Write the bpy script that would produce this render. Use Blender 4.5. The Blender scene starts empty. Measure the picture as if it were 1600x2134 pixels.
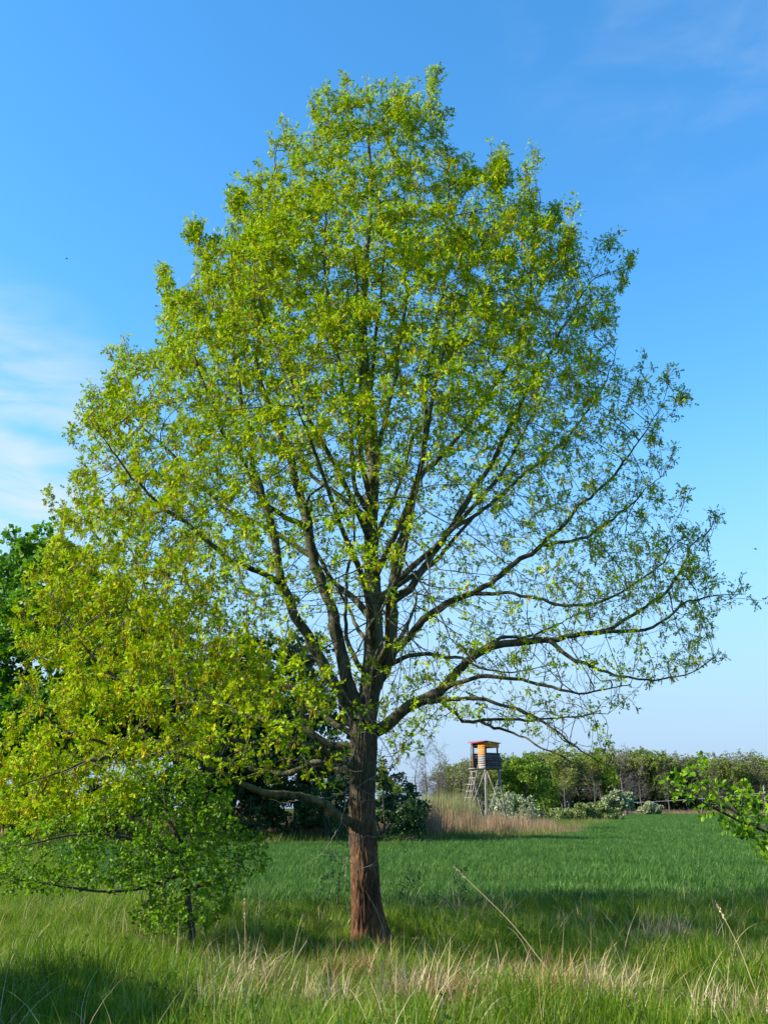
import bpy, math, random
import numpy as np
from mathutils import Vector, kdtree, noise as mnoise

R = math.radians
rng = np.random.default_rng(7)
random.seed(7)
scene = bpy.context.scene
col = scene.collection

# ------------------------------------------------------------------ camera, sky, sun, exposure
F = 2097.0                      # focal length in photograph pixels (1600 x 2134)
HORIZON = 1684.0
EYE = 1.6
PITCH = math.atan((HORIZON - 1067.0) / F)
cam_data = bpy.data.cameras.new('camera')
cam = bpy.data.objects.new('camera', cam_data)
col.objects.link(cam)
cam.location = (0, 0, EYE)
cam.rotation_euler = (math.pi / 2 + PITCH, 0, 0)
cam_data.sensor_fit = 'VERTICAL'
cam_data.sensor_height = 17.3
cam_data.lens = 17.3 * F / 2134.0
cam_data.clip_start = 0.1
cam_data.clip_end = 9000
scene.camera = cam

SUN_EL = R(32)
SUN_AZ = R(9)                  # how far the sun stands towards the camera from due left
sun_from = Vector((-math.cos(SUN_AZ) * math.cos(SUN_EL), -math.sin(SUN_AZ) * math.cos(SUN_EL), math.sin(SUN_EL)))
sd = bpy.data.lights.new('sun', 'SUN')
sd.energy = 4.9
sd.angle = R(0.53)
sd.color = (1.0, 0.92, 0.78)
sun = bpy.data.objects.new('sun', sd)
col.objects.link(sun)
sun.rotation_euler = (-sun_from).to_track_quat('-Z', 'Y').to_euler()

world = bpy.data.worlds.new('World')
scene.world = world
world.use_nodes = True
wn, wl = world.node_tree.nodes, world.node_tree.links
wn.clear()
w_out = wn.new('ShaderNodeOutputWorld')
w_bg = wn.new('ShaderNodeBackground')
w_bg.inputs['Strength'].default_value = 0.15
sky = wn.new('ShaderNodeTexSky')
sky.sky_type = 'NISHITA'
sky.sun_disc = False
sky.sun_elevation = SUN_EL
sky.sun_rotation = math.atan2(sun_from.x, sun_from.y)
sky.altitude = 0
sky.air_density = 1.0
sky.dust_density = 0.2
sky.ozone_density = 3.5
hsv = wn.new('ShaderNodeHueSaturation')
hsv.inputs['Saturation'].default_value = 1.25
hsv.inputs['Hue'].default_value = 0.494
wl.new(sky.outputs[0], hsv.inputs['Color'])
# pale moist air low over the horizon, all the way round
w_sep = wn.new('ShaderNodeSeparateXYZ'); w_tc0 = wn.new('ShaderNodeTexCoord'); wl.new(w_tc0.outputs['Generated'], w_sep.inputs[0])
w_low = wn.new('ShaderNodeMapRange'); w_low.interpolation_type = 'SMOOTHERSTEP'; wl.new(w_sep.outputs['Z'], w_low.inputs['Value'])
w_low.inputs['From Min'].default_value = 0.46; w_low.inputs['From Max'].default_value = -0.06
w_lowmix = wn.new('ShaderNodeMix'); w_lowmix.data_type = 'RGBA'
wl.new(w_low.outputs[0], w_lowmix.inputs['Factor']); wl.new(hsv.outputs[0], w_lowmix.inputs['A']); w_lowmix.inputs['B'].default_value = (1.22, 1.76, 2.50, 1)
# thin cirrus
w_tc = wn.new('ShaderNodeTexCoord')
def wmath(op, a, b=None, clamp=False):
    n = wn.new('ShaderNodeMath'); n.operation = op; n.use_clamp = clamp
    for i, v in enumerate((a, b)):
        if v is None: continue
        if isinstance(v, (int, float)): n.inputs[i].default_value = v
        else: wl.new(v, n.inputs[i])
    return n.outputs[0]
def pix_dir(px, py):
    f = Vector((0, math.cos(PITCH), math.sin(PITCH))); u = Vector((0, -math.sin(PITCH), math.cos(PITCH)))
    return f + Vector((1, 0, 0)) * ((px - 800) / F) + u * ((1067 - py) / F)
def cirrus(px, py, spread, scale, stretch, lo, hi, rot):
    d = pix_dir(px, py).normalized()
    dot = wn.new('ShaderNodeVectorMath'); dot.operation = 'DOT_PRODUCT'
    wl.new(w_tc.outputs['Generated'], dot.inputs[0]); dot.inputs[1].default_value = d
    mr = wn.new('ShaderNodeMapRange'); mr.interpolation_type = 'SMOOTHSTEP'
    wl.new(dot.outputs['Value'], mr.inputs['Value'])
    mr.inputs['From Min'].default_value = math.cos(spread); mr.inputs['From Max'].default_value = math.cos(spread * 0.15)
    mp = wn.new('ShaderNodeMapping'); mp.inputs['Scale'].default_value = stretch; mp.inputs['Rotation'].default_value = rot
    wl.new(w_tc.outputs['Generated'], mp.inputs['Vector'])
    nz = wn.new('ShaderNodeTexNoise'); nz.inputs['Scale'].default_value = scale; nz.inputs['Detail'].default_value = 6; nz.inputs['Roughness'].default_value = 0.55
    nz.inputs['Distortion'].default_value = 0.5
    wl.new(mp.outputs[0], nz.inputs['Vector'])
    m2 = wn.new('ShaderNodeMapRange'); m2.interpolation_type = 'SMOOTHSTEP'
    wl.new(nz.outputs[0], m2.inputs['Value']); m2.inputs['From Min'].default_value = lo; m2.inputs['From Max'].default_value = hi
    return wmath('MULTIPLY', mr.outputs[0], m2.outputs[0])
c1 = cirrus(-110, 1000, R(12.5), 7.0, (1.0, 1.0, 4.0), 0.20, 0.74, (0, R(10), 0))
c2 = cirrus(1420, 30, R(11), 7.0, (1.0, 1.0, 2.2), 0.35, 0.85, (0, R(-30), 0))
c3 = cirrus(700, 1250, R(20), 4.0, (1.0, 1.0, 3.0), 0.25, 0.9, (0, R(-10), 0))
ct = wmath('ADD', wmath('MULTIPLY', c1, 0.92), wmath('ADD', wmath('MULTIPLY', c2, 0.22), wmath('MULTIPLY', c3, 0.22)), clamp=True)
w_mix = wn.new('ShaderNodeMix'); w_mix.data_type = 'RGBA'
wl.new(ct, w_mix.inputs['Factor']); wl.new(w_lowmix.outputs['Result'], w_mix.inputs['A'])
w_mix.inputs['B'].default_value = (2.3, 2.6, 3.0, 1)
wl.new(w_mix.outputs['Result'], w_bg.inputs['Color'])
wl.new(w_bg.outputs[0], w_out.inputs['Surface'])

vs = scene.view_settings
vs.view_transform = 'Standard'
vs.look = 'None'
vs.exposure = 1.22
vs.gamma = 1.0
vs.use_curve_mapping = False

# ------------------------------------------------------------------ helpers
CAM = np.array([0, 0, EYE])
FW = np.array([0, math.cos(PITCH), math.sin(PITCH)]); UP = np.array([0, -math.sin(PITCH), math.cos(PITCH)])
def P(px, py, Y):
    """world point at ground distance Y seen at photograph pixel (px, py)"""
    px = np.asarray(px, float); py = np.asarray(py, float); Y = np.asarray(Y, float)
    px, py, Y = np.broadcast_arrays(px, py, Y)
    d = FW + ((px - 800) / F)[..., None] * np.array([1, 0, 0]) + ((1067 - py) / F)[..., None] * UP
    return CAM + d * (Y / d[..., 1])[..., None]
def ground_at(px, Y):
    d = np.array([0, Y, -EYE])
    k = d @ FW
    return np.array([(px - 800) / F * k, Y, 0.0])

def tag(o, label=None, cat=None, group=None, kind=None):
    if label: o['label'] = label
    if cat: o['category'] = cat
    if group: o['group'] = group
    if kind: o['kind'] = kind
    return o
def empty(name, loc, label=None, cat=None, group=None):
    o = bpy.data.objects.new(name, None); col.objects.link(o)
    o.location = loc; o.empty_display_size = 0.2
    return tag(o, label, cat, group)
def np_mesh(name, verts, faces, mat=None, smooth=False):
    """verts (n,3); faces (m,k) of one size, or a list of such arrays"""
    verts = np.ascontiguousarray(verts, dtype=np.float32)
    if not isinstance(faces, list): faces = [faces]
    faces = [np.asarray(f, dtype=np.int32) for f in faces if len(f)]
    me = bpy.data.meshes.new(name)
    me.vertices.add(len(verts)); me.vertices.foreach_set('co', verts.ravel())
    if not faces: return me
    nl = sum(f.size for f in faces); nf = sum(len(f) for f in faces)
    me.loops.add(nl); me.polygons.add(nf)
    me.loops.foreach_set('vertex_index', np.concatenate([f.ravel() for f in faces]))
    tot = np.concatenate([np.full(len(f), f.shape[1], dtype=np.int32) for f in faces])
    start = np.concatenate([[0], np.cumsum(tot)[:-1]]).astype(np.int32)
    me.polygons.foreach_set('loop_start', start)
    if smooth: me.polygons.foreach_set('use_smooth', np.ones(nf, dtype=bool))
    me.update(calc_edges=True)
    if mat: me.materials.append(mat)
    return me
def link(name, me, parent=None, kind=None, loc=None):
    o = bpy.data.objects.new(name, me); col.objects.link(o)
    if parent is not None: o.parent = parent
    if kind: o['kind'] = kind
    if loc is not None: o.location = loc
    return o
def norm(v):
    return v / np.maximum(np.linalg.norm(v, axis=-1, keepdims=True), 1e-9)
def frames(d, ref=(0.11, 0.98, 0.17)):
    d = norm(d); ref = np.broadcast_to(np.array(ref), d.shape)
    a = norm(np.cross(d, ref)); b = np.cross(d, a)
    return a, b

# ------------------------------------------------------------------ materials
def new_mat(name):
    m = bpy.data.materials.new(name); m.use_nodes = True
    nt = m.node_tree; nt.nodes.clear()
    out = nt.nodes.new('ShaderNodeOutputMaterial')
    return m, nt, out
def ramp(nt, fac, stops):
    r = nt.nodes.new('ShaderNodeValToRGB')
    el = r.color_ramp.elements
    while len(el) < len(stops): el.new(0.5)
    for e, (p, c) in zip(el, stops):
        e.position = p; e.color = (*c, 1)
    if fac is not None: nt.links.new(fac, r.inputs[0])
    return r.outputs[0]
def leaf_mat(name, stops, trans=0.4, rough=0.5, spec=0.3, per_object=0.0, tint=(1.15, 1.25, 0.45)):
    m, nt, out = new_mat(name)
    g = nt.nodes.new('ShaderNodeNewGeometry')
    fac = g.outputs['Random Per Island']
    if per_object:
        oi = nt.nodes.new('ShaderNodeObjectInfo')
        mx = nt.nodes.new('ShaderNodeMix'); mx.inputs[0].default_value = per_object
        nt.links.new(fac, mx.inputs[2]); nt.links.new(oi.outputs['Random'], mx.inputs[3]); fac = mx.outputs[0]
    c = ramp(nt, fac, stops)
    b = nt.nodes.new('ShaderNodeBsdfPrincipled')
    b.inputs['Roughness'].default_value = rough
    b.inputs['Specular IOR Level'].default_value = spec
    nt.links.new(c, b.inputs['Base Color'])
    t = nt.nodes.new('ShaderNodeBsdfTranslucent')
    mul = nt.nodes.new('ShaderNodeMix'); mul.data_type = 'RGBA'; mul.blend_type = 'MULTIPLY'; mul.inputs['Factor'].default_value = 1
    nt.links.new(c, mul.inputs['A']); mul.inputs['B'].default_value = (*tint, 1)
    nt.links.new(mul.outputs['Result'], t.inputs['Color'])
    ms = nt.nodes.new('ShaderNodeMixShader'); ms.inputs[0].default_value = trans
    nt.links.new(b.outputs[0], ms.inputs[1]); nt.links.new(t.outputs[0], ms.inputs[2])
    nt.links.new(ms.outputs[0], out.inputs['Surface'])
    return m
def bark_mat(name, stops, scale=(30, 30, 6), bump=0.5, low=None, low_z=(0.0, 1.6)):
    m, nt, out = new_mat(name)
    tc = nt.nodes.new('ShaderNodeTexCoord')
    mp = nt.nodes.new('ShaderNodeMapping'); mp.inputs['Scale'].default_value = scale
    nt.links.new(tc.outputs['Object'], mp.inputs['Vector'])
    n1 = nt.nodes.new('ShaderNodeTexNoise'); n1.inputs['Scale'].default_value = 1.0; n1.inputs['Detail'].default_value = 7; n1.inputs['Roughness'].default_value = 0.65
    nt.links.new(mp.outputs[0], n1.inputs['Vector'])
    n2 = nt.nodes.new('ShaderNodeTexNoise'); n2.inputs['Scale'].default_value = 2.2; n2.inputs['Detail'].default_value = 4
    nt.links.new(tc.outputs['Object'], n2.inputs['Vector'])
    add = nt.nodes.new('ShaderNodeMath'); add.operation = 'MULTIPLY_ADD'
    nt.links.new(n2.outputs[0], add.inputs[0]); add.inputs[1].default_value = 0.5
    nt.links.new(n1.outputs[0], add.inputs[2])
    sub = nt.nodes.new('ShaderNodeMath'); sub.operation = 'SUBTRACT'; nt.links.new(add.outputs[0], sub.inputs[0]); sub.inputs[1].default_value = 0.25
    c = ramp(nt, sub.outputs[0], stops)
    if low:
        sep = nt.nodes.new('ShaderNodeSeparateXYZ'); nt.links.new(tc.outputs['Object'], sep.inputs[0])
        mr = nt.nodes.new('ShaderNodeMapRange'); mr.inputs['From Min'].default_value = low_z[1]; mr.inputs['From Max'].default_value = low_z[0]
        nm = nt.nodes.new('ShaderNodeMath'); nm.operation = 'MULTIPLY_ADD'
        nt.links.new(n2.outputs[0], nm.inputs[0]); nm.inputs[1].default_value = -1.2; nt.links.new(sep.outputs['Z'], nm.inputs[2])
        na = nt.nodes.new('ShaderNodeMath'); na.operation = 'ADD'; nt.links.new(nm.outputs[0], na.inputs[0]); na.inputs[1].default_value = 0.6
        nt.links.new(na.outputs[0], mr.inputs['Value'])
        cl = ramp(nt, sub.outputs[0], low)
        mx = nt.nodes.new('ShaderNodeMix'); mx.data_type = 'RGBA'
        nt.links.new(mr.outputs[0], mx.inputs['Factor']); nt.links.new(c, mx.inputs['A']); nt.links.new(cl, mx.inputs['B'])
        c = mx.outputs['Result']
    b = nt.nodes.new('ShaderNodeBsdfPrincipled')
    b.inputs['Roughness'].default_value = 0.85; b.inputs['Specular IOR Level'].default_value = 0.2
    nt.links.new(c, b.inputs['Base Color'])
    bp = nt.nodes.new('ShaderNodeBump'); bp.inputs['Strength'].default_value = bump; bp.inputs['Distance'].default_value = 0.02
    nt.links.new(n1.outputs[0], bp.inputs['Height']); nt.links.new(bp.outputs[0], b.inputs['Normal'])
    nt.links.new(b.outputs[0], out.inputs['Surface'])
    return m

M = {}
M['oak_leaf'] = leaf_mat('oak_leaf', [(0.0, (0.150, 0.265, 0.005)), (0.45, (0.26, 0.375, 0.005)), (0.8, (0.34, 0.42, 0.006)), (1.0, (0.42, 0.42, 0.008))], trans=0.31, rough=0.6, spec=0.06, tint=(1.15, 1.2, 0.3))
M['catkin'] = leaf_mat('oak_catkin', [(0.0, (0.36, 0.25, 0.012)), (0.6, (0.46, 0.39, 0.015)), (1.0, (0.38, 0.22, 0.015))], trans=0.3, rough=0.8, spec=0.1)
M['oak_bark'] = bark_mat('oak_bark', [(0.3, (0.02, 0.016, 0.011)), (0.5, (0.065, 0.052, 0.032)), (0.7, (0.14, 0.112, 0.07))], scale=(42, 42, 9), bump=0.8,
                         low=[(0.32, (0.024, 0.010, 0.005)), (0.5, (0.115, 0.046, 0.019)), (0.68, (0.23, 0.10, 0.042))], low_z=(0.2, 1.9))
M['oak_limb'] = bark_mat('oak_limb', [(0.3, (0.022, 0.020, 0.011)), (0.5, (0.070, 0.066, 0.034)), (0.72, (0.145, 0.138, 0.070))], scale=(14, 14, 5), bump=0.35)
M['oak_twig'] = bark_mat('oak_twig', [(0.3, (0.035, 0.029, 0.022)), (0.7, (0.10, 0.082, 0.065))], scale=(5, 5, 5), bump=0)
M['dead_twig'] = bark_mat('dead_twig', [(0.3, (0.13, 0.115, 0.09)), (0.7, (0.27, 0.245, 0.20))], scale=(12, 12, 12), bump=0.1)
M['haw_leaf'] = leaf_mat('hawthorn_leaf', [(0.0, (0.06, 0.14, 0.005)), (0.5, (0.125, 0.25, 0.007)), (1.0, (0.22, 0.36, 0.010))], trans=0.38, rough=0.5, spec=0.2)
M['haw_bark'] = bark_mat('hawthorn_bark', [(0.3, (0.03, 0.026, 0.02)), (0.7, (0.09, 0.075, 0.055))], scale=(30, 30, 10), bump=0.4)
M['weed_leaf'] = leaf_mat('weed_leaf', [(0.0, (0.04, 0.10, 0.008)), (0.6, (0.075, 0.15, 0.012)), (1.0, (0.13, 0.21, 0.02))], trans=0.3, rough=0.6, spec=0.15)
M['verge'] = leaf_mat('verge_blade', [(0.0, (0.06, 0.10, 0.018)), (0.45, (0.11, 0.16, 0.03)), (0.7, (0.20, 0.20, 0.06)), (1.0, (0.40, 0.34, 0.17))], trans=0.3, rough=0.6, spec=0.1, per_object=0.5)
M['back_leaf'] = leaf_mat('spreading_tree_leaf', [(0.0, (0.065, 0.165, 0.010)), (0.6, (0.11, 0.25, 0.012)), (1.0, (0.17, 0.32, 0.015))], trans=0.3, rough=0.5, spec=0.25)
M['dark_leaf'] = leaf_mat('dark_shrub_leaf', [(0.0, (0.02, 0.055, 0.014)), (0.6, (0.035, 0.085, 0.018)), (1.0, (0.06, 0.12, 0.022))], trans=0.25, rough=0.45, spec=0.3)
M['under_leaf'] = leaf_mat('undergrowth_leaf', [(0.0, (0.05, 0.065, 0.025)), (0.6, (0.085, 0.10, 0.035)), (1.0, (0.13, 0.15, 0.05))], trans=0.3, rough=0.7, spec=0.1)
M['wood_olive'] = leaf_mat('wood_leaf_olive', [(0.0, (0.13, 0.165, 0.045)), (0.6, (0.19, 0.235, 0.05)), (1.0, (0.27, 0.31, 0.06))], trans=0.4, per_object=0.5)
M['wood_fresh'] = leaf_mat('wood_leaf_fresh', [(0.0, (0.09, 0.17, 0.015)), (0.6, (0.15, 0.25, 0.018)), (1.0, (0.22, 0.31, 0.02))], trans=0.3)
M['wood_grey'] = leaf_mat('wood_leaf_bud', [(0.0, (0.15, 0.15, 0.095)), (0.6, (0.20, 0.205, 0.11)), (1.0, (0.24, 0.25, 0.12))], trans=0.4, per_object=0.3)
M['wood_bark'] = bark_mat('wood_bark', [(0.3, (0.06, 0.055, 0.045)), (0.7, (0.13, 0.115, 0.095))], scale=(6, 6, 2), bump=0)
M['pale_leaf'] = leaf_mat('pale_shrub_leaf', [(0.0, (0.14, 0.20, 0.06)), (0.5, (0.28, 0.33, 0.15)), (0.8, (0.50, 0.52, 0.36)), (1.0, (0.72, 0.72, 0.60))], trans=0.3, rough=0.7, spec=0.05, tint=(1, 1, 0.8))
M['hedge_leaf'] = leaf_mat('hedge_leaf', [(0.0, (0.13, 0.18, 0.05)), (0.6, (0.20, 0.25, 0.08)), (1.0, (0.30, 0.33, 0.13))], trans=0.2)
M['grass'] = leaf_mat('grass_blade', [(0.0, (0.045, 0.105, 0.007)), (0.42, (0.10, 0.185, 0.009)), (0.74, (0.19, 0.275, 0.014)), (0.86, (0.34, 0.31, 0.07)), (1.0, (0.46, 0.37, 0.17))], trans=0.38, rough=0.5, spec=0.18, per_object=0.35)
M['wheat'] = leaf_mat('wheat_blade', [(0.0, (0.025, 0.078, 0.013)), (0.6, (0.066, 0.155, 0.028)), (1.0, (0.21, 0.32, 0.090))], trans=0.28, rough=0.55, spec=0.10, per_object=0.25, tint=(1.0, 1.15, 0.6))
M['straw'] = leaf_mat('dry_straw', [(0.0, (0.26, 0.17, 0.085)), (0.6, (0.46, 0.36, 0.20)), (1.0, (0.62, 0.52, 0.33))], trans=0.2, rough=0.6, spec=0.2, tint=(1, 0.95, 0.8))
M['rust_straw'] = leaf_mat('rusty_straw', [(0.0, (0.20, 0.095, 0.045)), (0.6, (0.36, 0.20, 0.10)), (1.0, (0.50, 0.34, 0.20))], trans=0.2, rough=0.7, spec=0.1, tint=(1, 0.9, 0.7))
M['reed'] = leaf_mat('dry_reed', [(0.0, (0.15, 0.105, 0.06)), (0.5, (0.27, 0.20, 0.115)), (1.0, (0.42, 0.35, 0.21))], trans=0.15, rough=0.7, spec=0.1, per_object=0.4, tint=(1, 0.9, 0.8))
M['reed_green'] = leaf_mat('young_reed', [(0.0, (0.14, 0.17, 0.05)), (0.6, (0.24, 0.25, 0.10)), (1.0, (0.40, 0.36, 0.18))], trans=0.15, rough=0.7, spec=0.1, tint=(1, 1, 0.7))

# ------------------------------------------------------------------ growth: tubes, leaves, space colonisation
def tube_mesh(name, pos, par, rad, sel, k, mat, starts=None, smooth=True):
    """rings at nodes, joined along the edges node->parent for node in sel"""
    n = len(pos)
    sel = np.asarray(sel)
    if len(sel) == 0: return None
    d_in = pos - pos[np.maximum(par, 0)]
    main = np.full(n, -1)
    order = np.argsort(rad)                      # thickest child wins
    for i in order:
        if par[i] >= 0: main[par[i]] = i
    has = main >= 0
    d = norm(d_in)
    d[has] = norm(d[has] + norm(pos[main[has]] - pos[has]))
    a, b = frames(d)
    ang = np.arange(k) * 2 * np.pi / k
    ca, sa = np.cos(ang)[None, :, None], np.sin(ang)[None, :, None]
    insel = np.zeros(n, bool); insel[sel] = True
    E = pos[sel][:, None] + rad[sel][:, None, None] * (a[sel][:, None] * ca + b[sel][:, None] * sa)
    idx = np.full(n, -1); idx[sel] = np.arange(len(sel)) * k
    p = par[sel]
    own = ~(insel[p] & (main[p] == sel))
    so = sel[own]; po = par[so]
    ad, bd = frames(pos[so] - pos[po] + 1e-9)
    rs = np.minimum(rad[so] * 1.12, rad[po])
    S = pos[po][:, None] + rs[:, None, None] * (ad[:, None] * ca + bd[:, None] * sa)
    base0 = len(sel) * k
    st = idx[p].copy(); st[own] = base0 + np.arange(len(so)) * k
    en = idx[sel]
    q = np.arange(k); q2 = (q + 1) % k
    f = np.stack([st[:, None] + q, st[:, None] + q2, en[:, None] + q2, en[:, None] + q], -1).reshape(-1, 4)
    v = np.concatenate([E.reshape(-1, 3), S.reshape(-1, 3)])
    return np_mesh(name, v, f, mat, smooth)

OAK_LEAF = (np.array([(0, 0, 0), (.36, 0, .03), (.68, 0, .02), (1, 0, -.10), (.50, .34, .10), (.80, .22, .05), (.50, -.34, .10), (.80, -.22, .05)], float),
            np.array([(0, 1, 4), (0, 6, 1), (1, 2, 5), (1, 7, 2), (2, 3, 5), (2, 7, 3)]))
OVAL_LEAF = (np.array([(0, 0, 0), (.35, .30, .06), (.75, .24, .04), (1, 0, -.08), (.75, -.24, .04), (.35, -.30, .06), (.5, 0, 0)], float),
             np.array([(0, 6, 1), (1, 6, 2), (2, 6, 3), (3, 6, 4), (4, 6, 5), (5, 6, 0)]))
QUAD_LEAF = (np.array([(0, 0, 0), (.45, .42, .08), (1, 0, 0), (.5, -.42, .1)], float), np.array([(0, 2, 1), (0, 3, 2)]))
CATKIN = (np.array([(0, .05, 0), (0, -.05, 0), (.5, .07, .04), (.5, -.07, .04), (1, 0, -.03), (.05, 0, .06), (.5, 0, -.07)], float),
          np.array([(0, 1, 2), (1, 3, 2), (2, 3, 4), (0, 5, 6), (1, 6, 5), (5, 4, 6)]))
def leaf_mesh(name, pos, d, nrm, size, tmpl, mat):
    tv, tf = tmpl
    d = norm(d); s = norm(np.cross(nrm, d)); u = np.cross(d, s)
    v = pos[:, None] + size[:, None, None] * (tv[None, :, 0:1] * d[:, None] + tv[None, :, 1:2] * s[:, None] + tv[None, :, 2:3] * u[:, None])
    f = (np.arange(len(pos)) * len(tv))[:, None, None] + tf[None]
    return np_mesh(name, v.reshape(-1, 3), f.reshape(-1, tf.shape[1]), mat)
def rand_dirs(n, r=rng):
    return norm(r.normal(size=(n, 3)))

def colonise(pos, par, att, step, kill, iters, bias=(0, 0, 0.0), inertia=0.35, eligible=None, jitter=0.12, r=rng):
    pos = [np.array(p, float) for p in pos]; par = list(par)
    bias = np.array(bias)
    dirs = [np.zeros(3) for _ in pos]
    for i, p in enumerate(par):
        if p >= 0: dirs[i] = norm(pos[i] - pos[p])
    kids = {}
    kd = kdtree.KDTree(len(pos)); 
    el = range(len(pos)) if eligible is None else eligible
    for i in el: kd.insert(pos[i], i)
    kd.balance()
    near = np.zeros(len(att), int); dist = np.zeros(len(att))
    for j, a in enumerate(att):
        _, i, dd = kd.find(a); near[j] = i; dist[j] = dd
    alive = dist > kill
    for it in range(iters):
        ai = np.nonzero(alive)[0]
        if len(ai) == 0: break
        PA = np.array(pos)
        vec = norm(att[ai] - PA[near[ai]])
        uniq, inv = np.unique(near[ai], return_inverse=True)
        sm = np.zeros((len(uniq), 3)); np.add.at(sm, inv, vec)
        sm = norm(sm)
        new_i = []
        for q, i in enumerate(uniq):
            dv = sm[q] + bias + inertia * dirs[i] + r.normal(size=3) * jitter
            dv = dv / max(np.linalg.norm(dv), 1e-6)
            ks = kids.setdefault(i, [])
            if len(ks) >= 5:
                alive[ai[inv == q]] = False; continue
            if any(float(dv @ k) > 0.93 for k in ks):
                mine = np.nonzero(inv == q)[0]; j = mine[r.integers(len(mine))]
                dv = vec[j]
                if any(float(dv @ k) > 0.9 for k in ks):
                    if dist[ai[j]] < kill * 3 or len(ks) >= 3: alive[ai[j]] = False
                    continue
            ks.append(dv)
            pos.append(PA[i] + dv * step); par.append(int(i)); dirs.append(dv)
            new_i.append(len(pos) - 1)
        if not new_i: continue
        k2 = kdtree.KDTree(len(new_i))
        for i in new_i: k2.insert(pos[i], i)
        k2.balance()
        for j in ai:
            _, i, dd = k2.find(att[j])
            if dd < dist[j]:
                dist[j] = dd; near[j] = i
                if dd < kill: alive[j] = False
    return np.array(pos), np.array(par)
def pipe_radii(par, r_tip, ex, n):
    acc = np.zeros(n); child = np.zeros(n, int)
    for i in range(n):
        if par[i] >= 0: child[par[i]] += 1
    for i in range(n - 1, -1, -1):
        if child[i] == 0: acc[i] = r_tip ** ex
        if par[i] >= 0: acc[par[i]] += acc[i]
    return acc ** (1 / ex), child
def smooth_nodes(pos, par, fixed, passes=2):
    n = len(pos)
    for _ in range(passes):
        s = np.zeros_like(pos); c = np.zeros(n)
        np.add.at(s, par[1:], pos[1:]); np.add.at(c, par[1:], 1)
        new = pos.copy()
        ok = (c == 1) & (par >= 0); ok[:fixed] = False
        new[ok] = 0.5 * pos[ok] + 0.25 * pos[par[ok]] + 0.25 * s[ok] / c[ok][:, None]
        pos = new
    return pos
def inside(poly, x, y):
    poly = np.array(poly, float); res = np.zeros(len(x), bool)
    j = len(poly) - 1
    for i in range(len(poly)):
        xi, yi = poly[i]; xj, yj = poly[j]
        if yi != yj:
            res ^= ((yi > y) != (yj > y)) & (x < (xj - xi) * (y - yi) / (yj - yi) + xi)
        j = i
    return res
def catmull(pts, seg):
    pts = np.array(pts, float)
    p = np.vstack([2 * pts[0] - pts[1], pts, 2 * pts[-1] - pts[-2]])
    out = []
    for i in range(1, len(p) - 2):
        L = np.linalg.norm(p[i + 1] - p[i]); m = max(1, int(round(L / seg)))
        for t in np.arange(m) / m:
            out.append(0.5 * (2 * p[i] + (p[i + 1] - p[i - 1]) * t + (2 * p[i - 1] - 5 * p[i] + 4 * p[i + 1] - p[i + 2]) * t * t + (3 * p[i] - p[i - 1] - 3 * p[i + 1] + p[i + 2]) * t ** 3))
    out.append(p[-2])
    return np.array(out)
def clusters(pos, d, per, size, spread, r=rng, up=0.4, droop=0.0):
    """leaves fanned round the ends of twigs"""
    n = len(pos); k = per
    P0 = np.repeat(pos, k, 0); D0 = np.repeat(norm(d), k, 0)
    rd = rand_dirs(n * k, r)
    ld = norm(D0 * (1 - spread) + rd * spread * 1.6 + np.array([0, 0, -droop]))
    nrm = norm(rand_dirs(n * k, r) + np.array([0, 0, up]))
    s = r.uniform(size[0], size[1], n * k)
    keep = r.random(n * k) < 0.9
    return (P0 + rd * size[0] * 0.25)[keep], ld[keep], nrm[keep], s[keep]

def scatter(name, pts, rot, scl, idx, objs, label, cat, kind='stuff'):
    """one object whose vertices carry instances of the given tufts"""
    me = np_mesh(name, pts, [])
    a = me.attributes.new('rot', 'FLOAT_VECTOR', 'POINT'); a.data.foreach_set('vector', np.ascontiguousarray(rot, np.float32).ravel())
    a = me.attributes.new('scl', 'FLOAT', 'POINT'); a.data.foreach_set('value', np.ascontiguousarray(scl, np.float32))
    a = me.attributes.new('pick', 'INT', 'POINT'); a.data.foreach_set('value', np.ascontiguousarray(idx, np.int32))
    o = link(name, me)
    tag(o, label, cat, kind=kind)
    c = bpy.data.collections.new(name + '_source')
    for s in objs: c.objects.link(s)
    nt = bpy.data.node_groups.new(name + '_scatter', 'GeometryNodeTree')
    nt.interface.new_socket('Geometry', in_out='INPUT', socket_type='NodeSocketGeometry')
    nt.interface.new_socket('Geometry', in_out='OUTPUT', socket_type='NodeSocketGeometry')
    gi = nt.nodes.new('NodeGroupInput'); go = nt.nodes.new('NodeGroupOutput')
    ci = nt.nodes.new('GeometryNodeCollectionInfo'); ci.inputs['Collection'].default_value = c
    ci.inputs['Separate Children'].default_value = True; ci.inputs['Reset Children'].default_value = True
    ip = nt.nodes.new('GeometryNodeInstanceOnPoints')
    def attr(nm, tp):
        n = nt.nodes.new('GeometryNodeInputNamedAttribute'); n.data_type = tp; n.inputs['Name'].default_value = nm
        return n.outputs['Attribute']
    e2r = nt.nodes.new('FunctionNodeEulerToRotation')
    nt.links.new(attr('rot', 'FLOAT_VECTOR'), e2r.inputs[0])
    nt.links.new(gi.outputs[0], ip.inputs['Points']); nt.links.new(ci.outputs[0], ip.inputs['Instance'])
    ip.inputs['Pick Instance'].default_value = True
    nt.links.new(attr('pick', 'INT'), ip.inputs['Instance Index'])
    nt.links.new(e2r.outputs[0], ip.inputs['Rotation']); nt.links.new(attr('scl', 'FLOAT'), ip.inputs['Scale'])
    nt.links.new(ip.outputs[0], go.inputs[0])
    md = o.modifiers.new('scatter', 'NODES'); md.node_group = nt
    return o
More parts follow.
